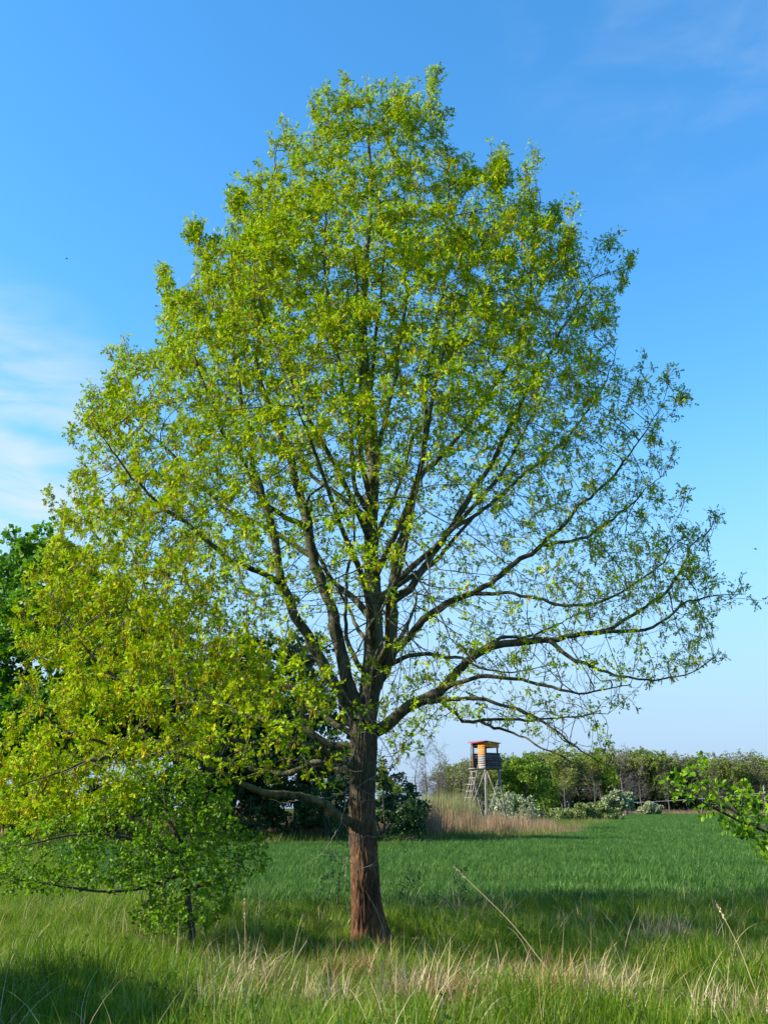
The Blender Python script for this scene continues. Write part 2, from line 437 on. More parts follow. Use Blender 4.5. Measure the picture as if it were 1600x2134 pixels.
def blades(n, radius, h, w, lean, bend, segs, r, box=False, z0=None):
    """grass blades as tapering strips -> verts, faces"""
    if box: base = np.stack([r.uniform(-radius, radius, n), r.uniform(-radius, radius, n), np.zeros(n)], 1)
    else:
        a = r.uniform(0, 2 * np.pi, n); q = radius * np.sqrt(r.random(n))
        base = np.stack([q * np.cos(a), q * np.sin(a), np.zeros(n)], 1)
    if z0: base[:, 2] = r.uniform(z0[0], z0[1], n)
    az = r.uniform(0, 2 * np.pi, n)
    H = r.uniform(h[0], h[1], n); W = r.uniform(w[0], w[1], n)
    ln = r.uniform(0, lean, n); bn = r.uniform(bend[0], bend[1], n)
    hd = np.stack([np.cos(az), np.sin(az), np.zeros(n)], 1); sd_ = np.stack([-np.sin(az), np.cos(az), np.zeros(n)], 1)
    tw = r.uniform(-0.8, 0.8, n)
    rows = []
    cur = base.copy()
    for s in range(segs + 1):
        t = s / segs
        wd = W * (1 - t) ** 0.7 * (0.75 + 0.5 * min(1, t * 4) * (1 - t))
        side = sd_ * np.cos(tw * t)[:, None] + hd * np.sin(tw * t)[:, None]
        rows.append((cur - side * wd[:, None] / 2, cur + side * wd[:, None] / 2))
        ang = ln + bn * t
        cur = cur + (hd * np.sin(ang)[:, None] + np.array([0, 0, 1]) * np.cos(ang)[:, None]) * (H / segs)[:, None]
    v = np.stack([x for row in rows[:-1] for x in row] + [0.5 * (rows[-1][0] + rows[-1][1])], 1)
    nv = 2 * segs + 1
    o0 = (np.arange(n) * nv)[:, None]
    quads = []
    for s in range(segs - 1):
        quads.append(np.concatenate([o0 + 2 * s, o0 + 2 * s + 1, o0 + 2 * s + 3, o0 + 2 * s + 2], 1))
    tri = np.concatenate([o0 + 2 * segs - 2, o0 + 2 * segs - 1, o0 + 2 * segs], 1)
    return v.reshape(-1, 3), (np.concatenate(quads) if quads else np.zeros((0, 4), int)), tri
def blade_obj(name, mat, *a, **k):
    v, q, t = blades(*a, **k)
    return bpy.data.objects.new(name, np_mesh(name, v, [q, t], mat))

# ------------------------------------------------------------------ setting: ground
def soil_mat():
    m, nt, out = new_mat('soil')
    tc = nt.nodes.new('ShaderNodeTexCoord')
    n1 = nt.nodes.new('ShaderNodeTexNoise'); n1.inputs['Scale'].default_value = 3.0; n1.inputs['Detail'].default_value = 8
    nt.links.new(tc.outputs['Object'], n1.inputs['Vector'])
    c = ramp(nt, n1.outputs[0], [(0.3, (0.035, 0.045, 0.015)), (0.55, (0.06, 0.075, 0.022)), (0.75, (0.10, 0.085, 0.045))])
    b = nt.nodes.new('ShaderNodeBsdfPrincipled'); b.inputs['Roughness'].default_value = 1; b.inputs['Specular IOR Level'].default_value = 0
    nt.links.new(c, b.inputs['Base Color']); nt.links.new(b.outputs[0], out.inputs['Surface'])
    return m
def field_mat():
    m, nt, out = new_mat('crop_soil')
    tc = nt.nodes.new('ShaderNodeTexCoord')
    n1 = nt.nodes.new('ShaderNodeTexNoise'); n1.inputs['Scale'].default_value = 1.3; n1.inputs['Detail'].default_value = 9
    nt.links.new(tc.outputs['Object'], n1.inputs['Vector'])
    c = ramp(nt, n1.outputs[0], [(0.3, (0.016, 0.06, 0.018)), (0.7, (0.035, 0.10, 0.03))])
    b = nt.nodes.new('ShaderNodeBsdfPrincipled'); b.inputs['Roughness'].default_value = 1; b.inputs['Specular IOR Level'].default_value = 0
    nt.links.new(c, b.inputs['Base Color']); nt.links.new(b.outputs[0], out.inputs['Surface'])
    return m
gx = np.concatenate([-np.geomspace(4000, 14, 14), np.linspace(-12, 12, 49), np.geomspace(14, 4000, 14)])
gy = np.concatenate([np.array([-3000, -1000, -300, -80, -20, 0]), np.linspace(4, 22, 37), np.geomspace(24, 6000, 18)])
GX, GY = np.meshgrid(gx, gy)
def ground_z(x, y):
    x = np.asarray(x, float); y = np.asarray(y, float)
    w = np.clip((20 - y) / 3, 0, 1) * np.clip((14 - np.abs(x)) / 3, 0, 1) * np.clip(y / 4, 0, 1)
    return w * (0.05 * np.sin(x * 1.1 + 0.6) * np.sin(y * 0.9) + 0.035 * np.sin(x * 2.3 - y * 1.7 + 1.0))
gv = np.stack([GX.ravel(), GY.ravel(), ground_z(GX, GY).ravel()], 1)
ny, nx = GX.shape
ii = (np.arange(ny - 1)[:, None] * nx + np.arange(nx - 1)[None]).ravel()
gf = np.stack([ii, ii + 1, ii + 1 + nx, ii + nx], 1)
tag(link('ground', np_mesh('ground', gv, gf, soil_mat(), True)), 'rough grassy ground under the tree and meadow margin', 'ground', kind='structure')

# wheat field outline (world metres): near edge along the margin, far edge by the reeds, then out to the wood
FIELD = [(-13.5, 44), (-9.5, 32.0), (-6.4, 24.0), (-4, 17.6), (0.3, 16.6), (3, 16.9), (8, 17.4), (120, 19), (330, 228), (55, 228), (40, 175), (24, 110), (15.5, 80), (10.5, 61), (7.2, 50), (4.2, 44), (-5, 42.5), (-12.9, 43)]
fv = np.array([(x, y, 0.012) for x, y in FIELD])
fm = bpy.data.meshes.new('field'); fm.from_pydata([tuple(v) for v in fv], [], [list(range(len(fv)))]); fm.materials.append(field_mat())
tag(link('field', fm), 'flat crop field stretching to the wood', 'field', kind='structure')

# ------------------------------------------------------------------ the oak
OY = 13.6
OUT = [(700,185),(760,178),(830,185),(880,180),(930,240),(950,310),(1000,340),(1025,310),(1050,330),(1065,400),(1098,345),(1125,350),(1140,400),(1165,440),(1200,450),(1240,515),(1262,510),(1290,545),(1320,565),(1305,620),(1290,700),(1310,760),(1340,775),(1370,815),(1392,795),(1420,845),(1390,900),(1400,960),(1390,1020),(1420,1060),(1450,1100),(1490,1085),(1470,1140),(1490,1190),(1550,1215),(1560,1260),(1510,1290),(1510,1370),(1480,1400),(1420,1430),(1340,1480),(1250,1500),(1310,1600),(1300,1650),(1230,1640),(1160,1560),(1060,1520),(940,1520),(860,1580),(800,1640),(700,1660),(560,1640),(450,1620),(330,1640),(200,1720),(60,1740),(-40,1700),(-25,1600),(0,1540),(25,1400),(48,1300),(62,1200),(92,1100),(110,1040),(140,1000),(150,900),(165,850),(185,800),(230,750),(255,705),(310,720),(320,680),(335,585),(375,590),(410,560),(402,490),(430,470),(470,430),(480,400),(520,410),(545,350),(580,340),(590,275),(620,330),(640,290),(655,225),(680,205),(690,250)]
TRUNK = [(772,1972,.212),(768,1930,.190),(763,1870,.178),(759,1800,.171),(755,1720,.171),(755,1650,.164),(757,1590,.170),(758,1545,.182),(760,1505,.160)]
LEADER = [(760,1505),(768,1462),(777,1375),(780,1266),(773,1156),(774,1047),(778,959),(772,860),(760,760),(757,650),(765,520),(775,400),(768,290),(772,215)]
# name, depth change along the limb, start and end radius, path in photograph pixels
LIMBS = [
 ('right_leader', 0.5, .115, .050, [(782,1440),(794,1397),(807,1309),(816,1244),(833,1156),(851,1091),(872,1003)]),
 ('', 0.5, .05, .010, [(872,1003),(903,959),(947,907),(986,850),(1040,770),(1085,680),(1110,580),(1118,450),(1112,350)]),
 ('', -0.6, .045, .010, [(866,1030),(884,930),(890,820),(905,700),(925,580),(930,450),(925,300)]),
 ('', -0.4, .070, .010, [(820,1257),(864,1209),(903,1147),(938,1091),(973,1029),(1026,937),(1069,850),(1120,770),(1175,680),(1230,590),(1290,560)]),
 ('', 0.9, .035, .008, [(938,1091),(1000,1065),(1070,1010),(1140,950),(1210,880),(1270,790),(1300,720)]),
 ('', -1.2, .068, .010, [(790,1392),(820,1362),(859,1322),(903,1274),(969,1239),(1031,1202),(1075,1167),(1127,1136),(1180,1084),(1224,1040),(1272,996),(1316,944),(1350,890),(1385,840)]),
 ('', -0.9, .030, .007, [(987,1239),(1075,1237),(1162,1254),(1228,1250),(1300,1222),(1365,1180),(1405,1130),(1445,1105)]),
 ('', 1.0, .028, .007, [(1127,1136),(1200,1125),(1270,1090),(1330,1040),(1380,990)]),
 ('', -0.6, .098, .009, [(780,1535),(816,1510),(859,1476),(916,1449),(942,1423),(987,1377),(1031,1363),(1097,1350),(1145,1342),(1206,1333),(1272,1320),(1337,1309),(1381,1289),(1425,1259),(1480,1250),(1548,1250)]),
 ('', 0.9, .034, .007, [(975,1385),(1009,1342),(1044,1327),(1097,1324),(1160,1300),(1220,1270)]),
 ('', 0.6, .032, .007, [(1224,1329),(1294,1285),(1359,1241),(1403,1197),(1434,1136),(1469,1106),(1490,1088)]),
 ('', -1.3, .042, .007, [(935,1430),(961,1421),(1031,1414),(1097,1429),(1162,1445),(1230,1450),(1300,1440)]),
 ('', -1.4, .044, .007, [(870,1478),(900,1469),(966,1462),(1044,1469),(1106,1482),(1145,1512),(1175,1547),(1240,1588),(1285,1600)]),
 ('', 1.0, .030, .006, [(900,1462),(926,1464),(966,1504),(1031,1510),(1119,1510),(1190,1500),(1260,1490)]),
 ('', -0.7, .032, .006, [(1145,1342),(1206,1381),(1272,1407),(1337,1421),(1425,1412),(1486,1386),(1508,1360)]),
 ('', -1.0, .024, .006, [(1000,1510),(1040,1512),(1090,1535),(1140,1562),(1200,1592),(1235,1640)]),
 ('', -1.0, .040, .008, [(795,1385),(840,1370),(900,1365),(960,1372),(1020,1390),(1090,1395),(1160,1380)]),
 ('', -0.4, .105, .010, [(745,1520),(728,1490),(706,1432),(671,1379),(645,1322),(619,1279),(601,1235),(579,1191),(568,1147),(553,1077),(536,1016),(522,959),(518,894),(500,800),(480,700),(470,580),(475,440)]),
 ('', -1.2, .050, .008, [(590,1215),(575,1204),(531,1191),(496,1185),(444,1152),(385,1100),(310,1040),(240,960),(190,870)]),
 ('', 0.6, .115, .010, [(750,1500),(728,1432),(706,1353),(693,1279),(671,1222),(654,1165),(638,1095),(627,1038),(619,981),(610,937),(592,894),(570,840),(555,760),(550,660),(545,540),(575,400),(590,290)]),
 ('', 0.8, .050, .008, [(648,1160),(601,1130),(571,1112),(531,1088),(483,1069),(439,1025),(400,994),(345,930),(280,860),(240,770)]),
 ('', -0.9, .045, .008, [(630,1100),(575,1064),(540,1038),(522,986),(470,900),(430,800),(400,700),(380,600)]),
 ('', -0.9, .028, .007, [(630,1050),(641,1038),(662,1012),(706,977),(740,930),(745,840)]),
 ('', -0.5, .045, .009, [(772,1075),(735,1020),(718,930),(700,820),(680,700),(665,560),(670,400),(668,250)]),
 ('', 0.8, .048, .009, [(776,1000),(800,900),(815,800),(840,680),(850,540),(840,400),(825,250)]),
 ('', -0.7, .040, .009, [(760,1419),(740,1380),(722,1335),(712,1270),(720,1180),(735,1100),(737,980),(725,860)]),
 ('', 0.8, .040, .008, [(772,1352),(750,1325),(732,1287),(700,1230),(665,1180),(640,1150)]),
 ('', -1.2, .072, .012, [(738,1725),(710,1700),(680,1680),(634,1664),(594,1658),(541,1656),(509,1642),(462,1622),(431,1612),(391,1588),(344,1572),(297,1559),(250,1566),(212,1556),(172,1547),(141,1528),(112,1503),(80,1440),(40,1390)]),
 ('', -0.9, .030, .007, [(250,1566),(200,1580),(150,1600),(90,1620),(30,1650)]),
 ('', 0.5, .062, .009, [(742,1560),(700,1547),(640,1515),(590,1500),(541,1494),(509,1481),(469,1462),(400,1422),(375,1387),(344,1350),(322,1322),(300,1297),(281,1266),(272,1237),(266,1200),(250,1162),(234,1147),(190,1080),(170,1000)]),
 ('', -1.5, .058, .008, [(740,1600),(691,1575),(640,1556),(590,1548),(500,1552),(450,1548),(406,1537),(375,1528),(344,1497),(312,1472),(272,1441),(247,1419),(219,1387),(194,1369),(150,1310),(110,1240)]),
 ('', -0.8, .030, .007, [(318,1318),(281,1309),(225,1306),(187,1319),(150,1303),(100,1260),(50,1240)]),
 ('', 1.4, .050, .008, [(748,1540),(690,1490),(640,1440),(560,1400),(480,1370),(400,1330),(330,1260),(280,1150),(260,1080)]),
 ('', 1.8, .040, .008, [(738,1620),(660,1590),(590,1600),(500,1590),(420,1570),(330,1540),(240,1510)]),
]
pos, par, rad, owner = [], [], [], []
def add_path(pts, r0, r1, own, start, ex=0.9):
    prev = start
    L = np.concatenate([[0], np.cumsum(np.linalg.norm(np.diff(pts, axis=0), axis=1))]); D_ = L.copy(); L /= L[-1]
    for q in range(1, len(pts)):
        knob = 1 + (.30 * math.exp(-D_[q] / .14) if own > 0 else 0) + .13 * mnoise.noise(Vector((own * 3.7, D_[q] * 2.3, 0.5))) + .10 * mnoise.noise(Vector((own * 1.7, D_[q] * 6.1, 2.5)))
        pos.append(pts[q]); par.append(prev); rad.append(knob * ((r0 - .004) * (1 - L[q]) ** 1.15 + .004 if own > 1 and r1 < .02 else r0 + (r1 - r0) * L[q] ** ex)); owner.append(own)
        prev = len(pos) - 1
tp = P([t[0] for t in TRUNK], [t[1] for t in TRUNK], OY)
tr = np.array([t[2] for t in TRUNK])
tp4 = catmull(np.column_stack([tp, tr]), 0.1)
pos.append(tp4[0, :3]); par.append(-1); rad.append(tp4[0, 3]); owner.append(-1)
for q in range(1, len(tp4)):
    pos.append(tp4[q, :3]); par.append(len(pos) - 2); rad.append(tp4[q, 3]); owner.append(-1)
trunk_n = len(pos)
lp = catmull(P([a for a, b in LEADER], [b for a, b in LEADER], OY + np.linspace(0, 0.3, len(LEADER))), 0.1)
add_path(lp, .15, .012, 0, trunk_n - 1, ex=0.75)
n_limbs = 1
rl = np.random.default_rng(3)
def to_px(p):
    d = np.asarray(p) - CAM
    k = d @ FW
    return np.stack([800 + F * d[..., 0] / k, 1067 - F * (d @ UP) / k], -1)
for nm, dd, r0, r1, path in LIMBS:
    PX = to_px(np.array(pos))
    i0 = int(np.argmin(np.hypot(PX[:, 0] - path[0][0], PX[:, 1] - path[0][1])))
    y0 = pos[i0][1]
    t = np.linspace(0, 1, len(path))
    dep = y0 + dd * t ** 0.8 * 1.25
    pts = P([a for a, b in path], [b for a, b in path], dep)
    pts[0] = pos[i0]
    sp = catmull(pts, 0.1)
    wob = np.cumsum(rl.normal(size=sp.shape) * 0.013, 0); wob -= np.linspace(0, 1, len(sp))[:, None] * wob[-1] * 0.5
    sp[1:] += wob[1:]
    add_path(sp, r0 * .86, r1, n_limbs, i0); n_limbs += 1
# limbs that lean towards and away from the camera
for h, az, ele, L, r0 in [(3.1, -80, 22, 4.0, .060), (3.6, -110, 34, 4.2, .06), (3.3, 80, 20, 4.2, .06), (4.0, 115, 35, 4.4, .055), (4.6, -65, 42, 4.2, .05), (4.9, 70, 45, 4.4, .05),
                       (5.8, -95, 52, 3.8, .045), (6.2, 95, 52, 3.8, .045), (5.2, -130, 40, 4.2, .045), (5.5, 140, 40, 4.2, .045), (7.4, -70, 58, 3.0, .035), (7.6, 110, 58, 3.0, .035),
                       (4.2, -45, 30, 4.0, .05), (4.3, 45, 28, 4.2, .05)]:
    cand = [i for i in range(len(pos)) if owner[i] in (-1, 0)]
    i0 = min(cand, key=lambda i: abs(pos[i][2] - h))
    q = np.array(pos[i0]); pts = [q]
    a, e = R(az), R(ele)
    for s in range(6):
        e2 = e + 0.07 * s + rl.normal() * 0.10; a2 = a + rl.normal() * 0.16
        q = q + np.array([math.cos(a2) * math.cos(e2), math.sin(a2) * math.cos(e2), math.sin(e2)]) * L / 6
        pts.append(q)
    add_path(catmull(pts, 0.1), r0, .008, n_limbs, i0); n_limbs += 1
skel_n = len(pos)

OUT = [(770 + (x - 770) * .965, y + 20) if y < 1000 else ((770 + (x - 770) * .975, y) if x > 800 or y < 1250 else (x, y)) for x, y in OUT]
def density(x, y):
    d = np.full(x.shape, 1.0)
    def blob(cx, cy, rx, ry, v):
        nonlocal d
        w = np.exp(-(((x - cx) / rx) ** 2 + ((y - cy) / ry) ** 2))
        d = d * (1 - w) + v * w
    blob(1150, 1400, 420, 260, 0.13)
    blob(1000, 1150, 230, 200, 0.17)
    blob(740, 1300, 220, 230, 0.09)
    blob(740, 1020, 200, 130, 0.28)
    blob(550, 1220, 130, 200, 0.26)
    blob(1250, 1000, 180, 160, 0.45)
    blob(620, 1600, 240, 90, 0.14)
    blob(330, 1500, 220, 90, 0.50)
    blob(200, 1280, 230, 230, 0.72)
    blob(470, 1000, 120, 120, 0.62)
    blob(420, 1600, 180, 50, 0.35)
    blob(790, 640, 140, 180, 0.62)
    blob(1220, 1590, 140, 60, 0.15)
    blob(760, 1560, 200, 90, 0.10)
    blob(690, 860, 270, 110, 0.58)
    return d
N0 = 90000
ax_, ay_ = rng.uniform(-90, 1570, N0), rng.uniform(175, 1750, N0)
ok = inside(OUT, ax_, ay_) & (rng.random(N0) < np.maximum(density(ax_, ay_), .40))
ax_, ay_ = ax_[ok], ay_[ok]
prof_y = np.array([180, 300, 400, 500, 600, 800, 1000, 1200, 1400, 1600, 1750])
prof_l = np.array([650, 600, 480, 400, 340, 185, 130, 55, 15, -50, -40])
prof_r = np.array([900, 960, 1140, 1250, 1315, 1400, 1410, 1555, 1500, 1320, 1000])
xl, xr = np.interp(ay_, prof_y, prof_l), np.interp(ay_, prof_y, prof_r)
axis = 770.0
tt = np.where(ax_ < axis, (axis - ax_) / (axis - xl), (ax_ - axis) / np.maximum(xr - axis, 1))
dm = np.minimum(0.5 * (xr - xl) / 150.0 * 0.80, 3.9) * np.sqrt(np.clip(1 - tt ** 2, 0.02, 1))
keep = rng.random(len(ax_)) < np.clip(dm / 3.6, 0.16, 1) * 0.95
ax_, ay_, dm = ax_[keep], ay_[keep], dm[keep]
u = rng.uniform(-1, 1, len(ax_)); dep = np.sign(u) * np.abs(u) ** 0.7 * dm
att = P(ax_, ay_, OY + dep)
def clump(p, f=0.95, off=0.0):
    return np.array([mnoise.noise(Vector((a * f + off, b * f, c * f))) for a, b, c in p])
def sun_gap(p, r0=.42):
    """true where p leaves the low sun a way through to the foot of the trunk"""
    sv = np.array(sun_from); foot = P(762, 1880, OY)
    ok_ = np.ones(len(p), bool)
    for z in (.1, .45, .8):
        q = p - np.array([foot[0], foot[1], z]); t = q @ sv
        ok_ &= ~((t > .6) & (np.linalg.norm(q - t[:, None] * sv, axis=1) < r0))
    return ok_
att = att[(rng.random(len(att)) < np.clip(.80 + 1.3 * clump(att), .15, 1)) & sun_gap(att)]
eligible = [i for i in range(skel_n) if owner[i] >= 0 and rng.random() < (0.10 + 0.55 * (rad[i] < .03))]
pos_a, par_a = colonise(pos, par, att, 0.12, 0.17, 70, bias=(0, 0, 0.12), inertia=0.4, eligible=eligible)
pos_a = smooth_nodes(pos_a, par_a, skel_n, 1)
pr, child = pipe_radii(par_a, 0.0034, 2.3, len(pos_a))
rad_a = pr.copy(); rad_a[:skel_n] = np.maximum(np.array(rad), np.minimum(pr[:skel_n], np.array(rad) * 1.3))
for i in range(skel_n, len(pos_a)):
    rad_a[i] = min(rad_a[i], rad_a[par_a[i]] * 0.95)
own_a = np.concatenate([np.array(owner), np.full(len(pos_a) - skel_n, 999)])
print('oak nodes', len(pos_a), 'attractors', len(att), 'tips', int((child == 0).sum()))

# leafy shoots that stand out of the crown's outline
SHOOTS = [(590,262,40),(572,300,90),(660,200,75),(680,190,60),(722,168,60),(765,180,50),(795,185,50),(825,182,60),(872,170,80),(848,180,70),(905,160,90),(925,240,50),(478,392,60),(500,410,50),(405,470,60),(340,568,45),(350,580,60),(258,702,50),(232,740,60),(1024,296,90),(1048,312,80),(975,340,60),(1112,322,110),(1100,330,90),(1195,436,80),(1160,440,60),(1272,498,70),(1245,505,60),(1312,545,50),(1340,757,60),(1392,786,70),(1418,830,50),(1490,1080,45),(1548,1195,50),(1545,1225,40),(1570,1255,40),(1510,1370,40),(108,1035,40),(170,840,50),(150,890,50),(190,795,60),(545,350,50),(520,370,60),(1425,1040,50),(1400,940,50)]
PXs = to_px(pos_a); extra_p, extra_q = [], []
rs = np.random.default_rng(17)
for sx, sy, L_ in SHOOTS:
    sgn = (sx - 770) / 900
    i0 = int(np.argmin(np.hypot(PXs[:, 0] - (sx - sgn * L_ * .7), PXs[:, 1] - (sy + L_ * 1.2))))
    e = P(sx, sy, pos_a[i0][1] + rs.normal() * .15); a = pos_a[i0]; m = max(4, int(np.linalg.norm(e - a) / .075)); prev = i0
    mid_ = (a + e) / 2 + np.array([sgn * .10, 0, -.03]) + rs.normal(size=3) * .03
    for q in range(1, m + 1):
        t = q / m
        extra_p.append((1 - t) ** 2 * a + 2 * t * (1 - t) * mid_ + t * t * e); extra_q.append(prev); prev = len(pos_a) + len(extra_p) - 1
nE = len(extra_p)
pos_a = np.concatenate([pos_a, np.array(extra_p)]); par_a = np.concatenate([par_a, np.array(extra_q)]); rad_a = np.concatenate([rad_a, np.full(nE, .0045)]); own_a = np.concatenate([own_a, np.full(nE, 999)])
child = np.zeros(len(pos_a), int); np.add.at(child, par_a[1:], 1)

base = tp4[0, :3].copy(); base[2] = 0
oak = empty('oak_tree', base, 'large solitary oak in fresh yellow-green spring leaf, standing at the edge of the green field', 'tree')
def shift(a): return a - base
# spurs: short side shoots that carry the leaf clusters
d_in = norm(pos_a - pos_a[np.maximum(par_a, 0)])
thin = np.nonzero((rad_a < 0.0075) & (np.arange(len(pos_a)) >= skel_n))[0]
pxy = to_px(pos_a[thin])
shade = density(pxy[:, 0], pxy[:, 1])
n_sp = rng.poisson((0.13 + 1.0 * shade ** 1.2) * np.interp(pxy[:, 1], [350, 850], [1.75, 1.0]) * np.where(pxy[:, 1] < 950, np.interp(pxy[:, 0], [450, 900], [1.2, 1.0]), 1.0))
n_sp[thin >= len(pos_a) - nE] += rng.poisson(1.6, (thin >= len(pos_a) - nE).sum())
n_sp = np.round(n_sp * np.clip(1 + 2.6 * clump(pos_a[thin], 1.9, 7.3), 0, 2.4)).astype(int)
sp_par = np.repeat(thin, n_sp)
sp_dir = norm(d_in[sp_par] * 0.6 + rand_dirs(len(sp_par)) * 0.9 + np.array([0, 0, 0.25]))
sp_pos = pos_a[sp_par] + sp_dir * rng.uniform(.04, .17, len(sp_par))[:, None]
tips = np.nonzero(child == 0)[0]; tips = tips[tips >= skel_n]
posF = np.concatenate([pos_a, sp_pos]); parF = np.concatenate([par_a, sp_par]); radF = np.concatenate([rad_a, np.full(len(sp_pos), .0018)])
ownF = np.concatenate([own_a, np.full(len(sp_pos), 999)])
cl_pos = np.concatenate([pos_a[tips], sp_pos]); cl_dir = np.concatenate([d_in[tips], sp_dir])
cpx0 = to_px(cl_pos); cl_ok = rng.random(len(cl_pos)) < np.clip(density(cpx0[:, 0], cpx0[:, 1]) * 1.7 + .10, 0, 1)
cl_pos, cl_dir = cl_pos[cl_ok], cl_dir[cl_ok]
g_ = sun_gap(cl_pos, .36); cl_pos, cl_dir = cl_pos[g_], cl_dir[g_]
print('clusters', len(cl_pos), 'tips', len(tips))
big = np.nonzero((ownF == 999) & (radF >= 0.008))[0]; small = np.nonzero((ownF == 999) & (radF < 0.008))[0]
# trunk with furrowed bark
K = 160
zs = catmull(tp4, 0.012)
na, nb = frames(np.gradient(zs[:, :3], axis=0), ref=(0, -1, 0.0))
ang = np.arange(K) * 2 * np.pi / K
tv = np.zeros((len(zs), K, 3))
arc = np.concatenate([[0], np.cumsum(np.linalg.norm(np.diff(zs[:, :3], axis=0), axis=1))])
for i in range(len(zs)):
    h = arc[i]; r0 = zs[i, 3]
    for j in range(K):
        a = ang[j]
        q = Vector((math.cos(a) * 8.5, math.sin(a) * 8.5, h * 6.0))
        w = mnoise.noise(q * 0.6) * 0.8
        rid = 1 - abs(mnoise.noise(Vector((math.cos(a) * 9.5 + w * .6, math.sin(a) * 9.5 + w * .5, h * 3.6))) * 2.2)
        fine = mnoise.noise(Vector((math.cos(a) * 13, math.sin(a) * 13, h * 9)))
        fl = 0.07 * math.exp(-h * 3.6) * (0.5 + 0.9 * math.cos(a * 3 + 0.8)) + 0.05 * math.exp(-h * 6)
        rr = r0 + 0.015 * (rid - 0.55) + 0.006 * fine + fl + 0.012 * mnoise.noise(Vector((math.cos(a) * 1.2, math.sin(a) * 1.2, h * 1.3)))
        tv[i, j] = zs[i, :3] + na[i] * (math.cos(a) * rr) + nb[i] * (math.sin(a) * rr)
tv[0, :, 2] -= 0.12
ii = (np.arange(len(zs) - 1)[:, None] * K + np.arange(K)[None]); jj = (np.arange(len(zs) - 1)[:, None] * K + (np.arange(K)[None] + 1) % K)
tf = np.stack([ii, jj, jj + K, ii + K], -1).reshape(-1, 4)
link('trunk', np_mesh('trunk', shift(tv.reshape(-1, 3)), tf, M['oak_bark'], True), oak)
for l in range(n_limbs):
    s = np.nonzero(ownF == l)[0]
    link('limb', tube_mesh('limb', shift(posF), parF, radF, s, 12, M['oak_limb']), oak)
link('branches', tube_mesh('branches', shift(posF), parF, radF, big, 6, M['oak_limb']), oak, 'stuff')
link('twigs', tube_mesh('twigs', shift(posF), parF, radF, small, 3, M['oak_twig']), oak, 'stuff')
lpos, ldir, lnrm, lsize = clusters(cl_pos + rng.normal(0, .012, cl_pos.shape), cl_dir, 9, (.045, .095), 0.66, up=0.4, droop=0.05)
lpos = lpos + ldir * rng.uniform(-.02, .05, len(lpos))[:, None]
lsize = lsize * np.interp(to_px(lpos)[:, 0], [850, 1250], [1.0, .78])
link('foliage', leaf_mesh('foliage', shift(lpos), ldir, lnrm, lsize, OAK_LEAF, M['oak_leaf']), oak, 'stuff')
cpx = to_px(cl_pos)
cprob = np.clip(0.22 + 0.55 * np.exp(-(((cpx[:, 0] - 150) / 380) ** 2 + ((cpx[:, 1] - 1350) / 380) ** 2)), 0, 1)
cs = np.nonzero(rng.random(len(cl_pos)) < cprob)[0]
cs = np.repeat(cs, 5)
kd_ = norm(np.array([0, 0, -1.0]) + 0.35 * rand_dirs(len(cs)))
link('catkins', leaf_mesh('catkins', shift(cl_pos[cs] + rand_dirs(len(cs)) * .02), kd_, rand_dirs(len(cs)), rng.uniform(.05, .11, len(cs)), CATKIN, M['catkin']), oak, 'stuff')
# dead grey twigs low on the trunk
DEAD = [(-.34, .0075, [(722,1640),(719,1675),(712,1709),(697,1740),(681,1766),(668,1780),(640,1800)]), (-.34, .006, [(712,1709),(720,1722),(728,1735),(744,1742),(800,1744),(850,1748),(905,1752)]),
        (-.34, .0055, [(744,1742),(752,1760),(770,1778),(787,1790),(765,1806),(745,1812)]), (-.36, .0055, [(681,1766),(697,1781),(725,1796),(759,1808),(787,1802),(822,1784),(850,1768)]),
        (-.30, .0065, [(726,1738),(727,1770),(721,1806),(724,1830),(725,1846)]), (-.33, .008, [(660,1662),(690,1662),(719,1650),(769,1625),(806,1597),(822,1570)]),
        (-.33, .005, [(740,1640),(790,1660),(830,1648),(860,1632)]), (-.33, .005, [(769,1625),(810,1622),(850,1612)]), (-.33, .005, [(719,1650),(770,1668),(800,1662),(835,1640)]),
        (-.3, .006, [(705,1600),(690,1570),(690,1545),(720,1540)]), (-.3, .006, [(660,1662),(620,1668),(590,1672),(560,1665)])]
for dd, r0, path in DEAD:
    sp = catmull(P([a for a, b in path], [b for a, b in path], OY + dd), 0.05)
    sp[1:-1] += rl.normal(size=(len(sp) - 2, 3)) * .006
    n = len(sp); pp = np.arange(n) - 1
    o = link('dead_twig', tube_mesh('dead_twig', shift(sp), pp, np.linspace(r0 * .75, r0 * .3, n), np.arange(1, n), 6, M['dead_twig']), oak)
    o['label'] = 'bare grey twig'

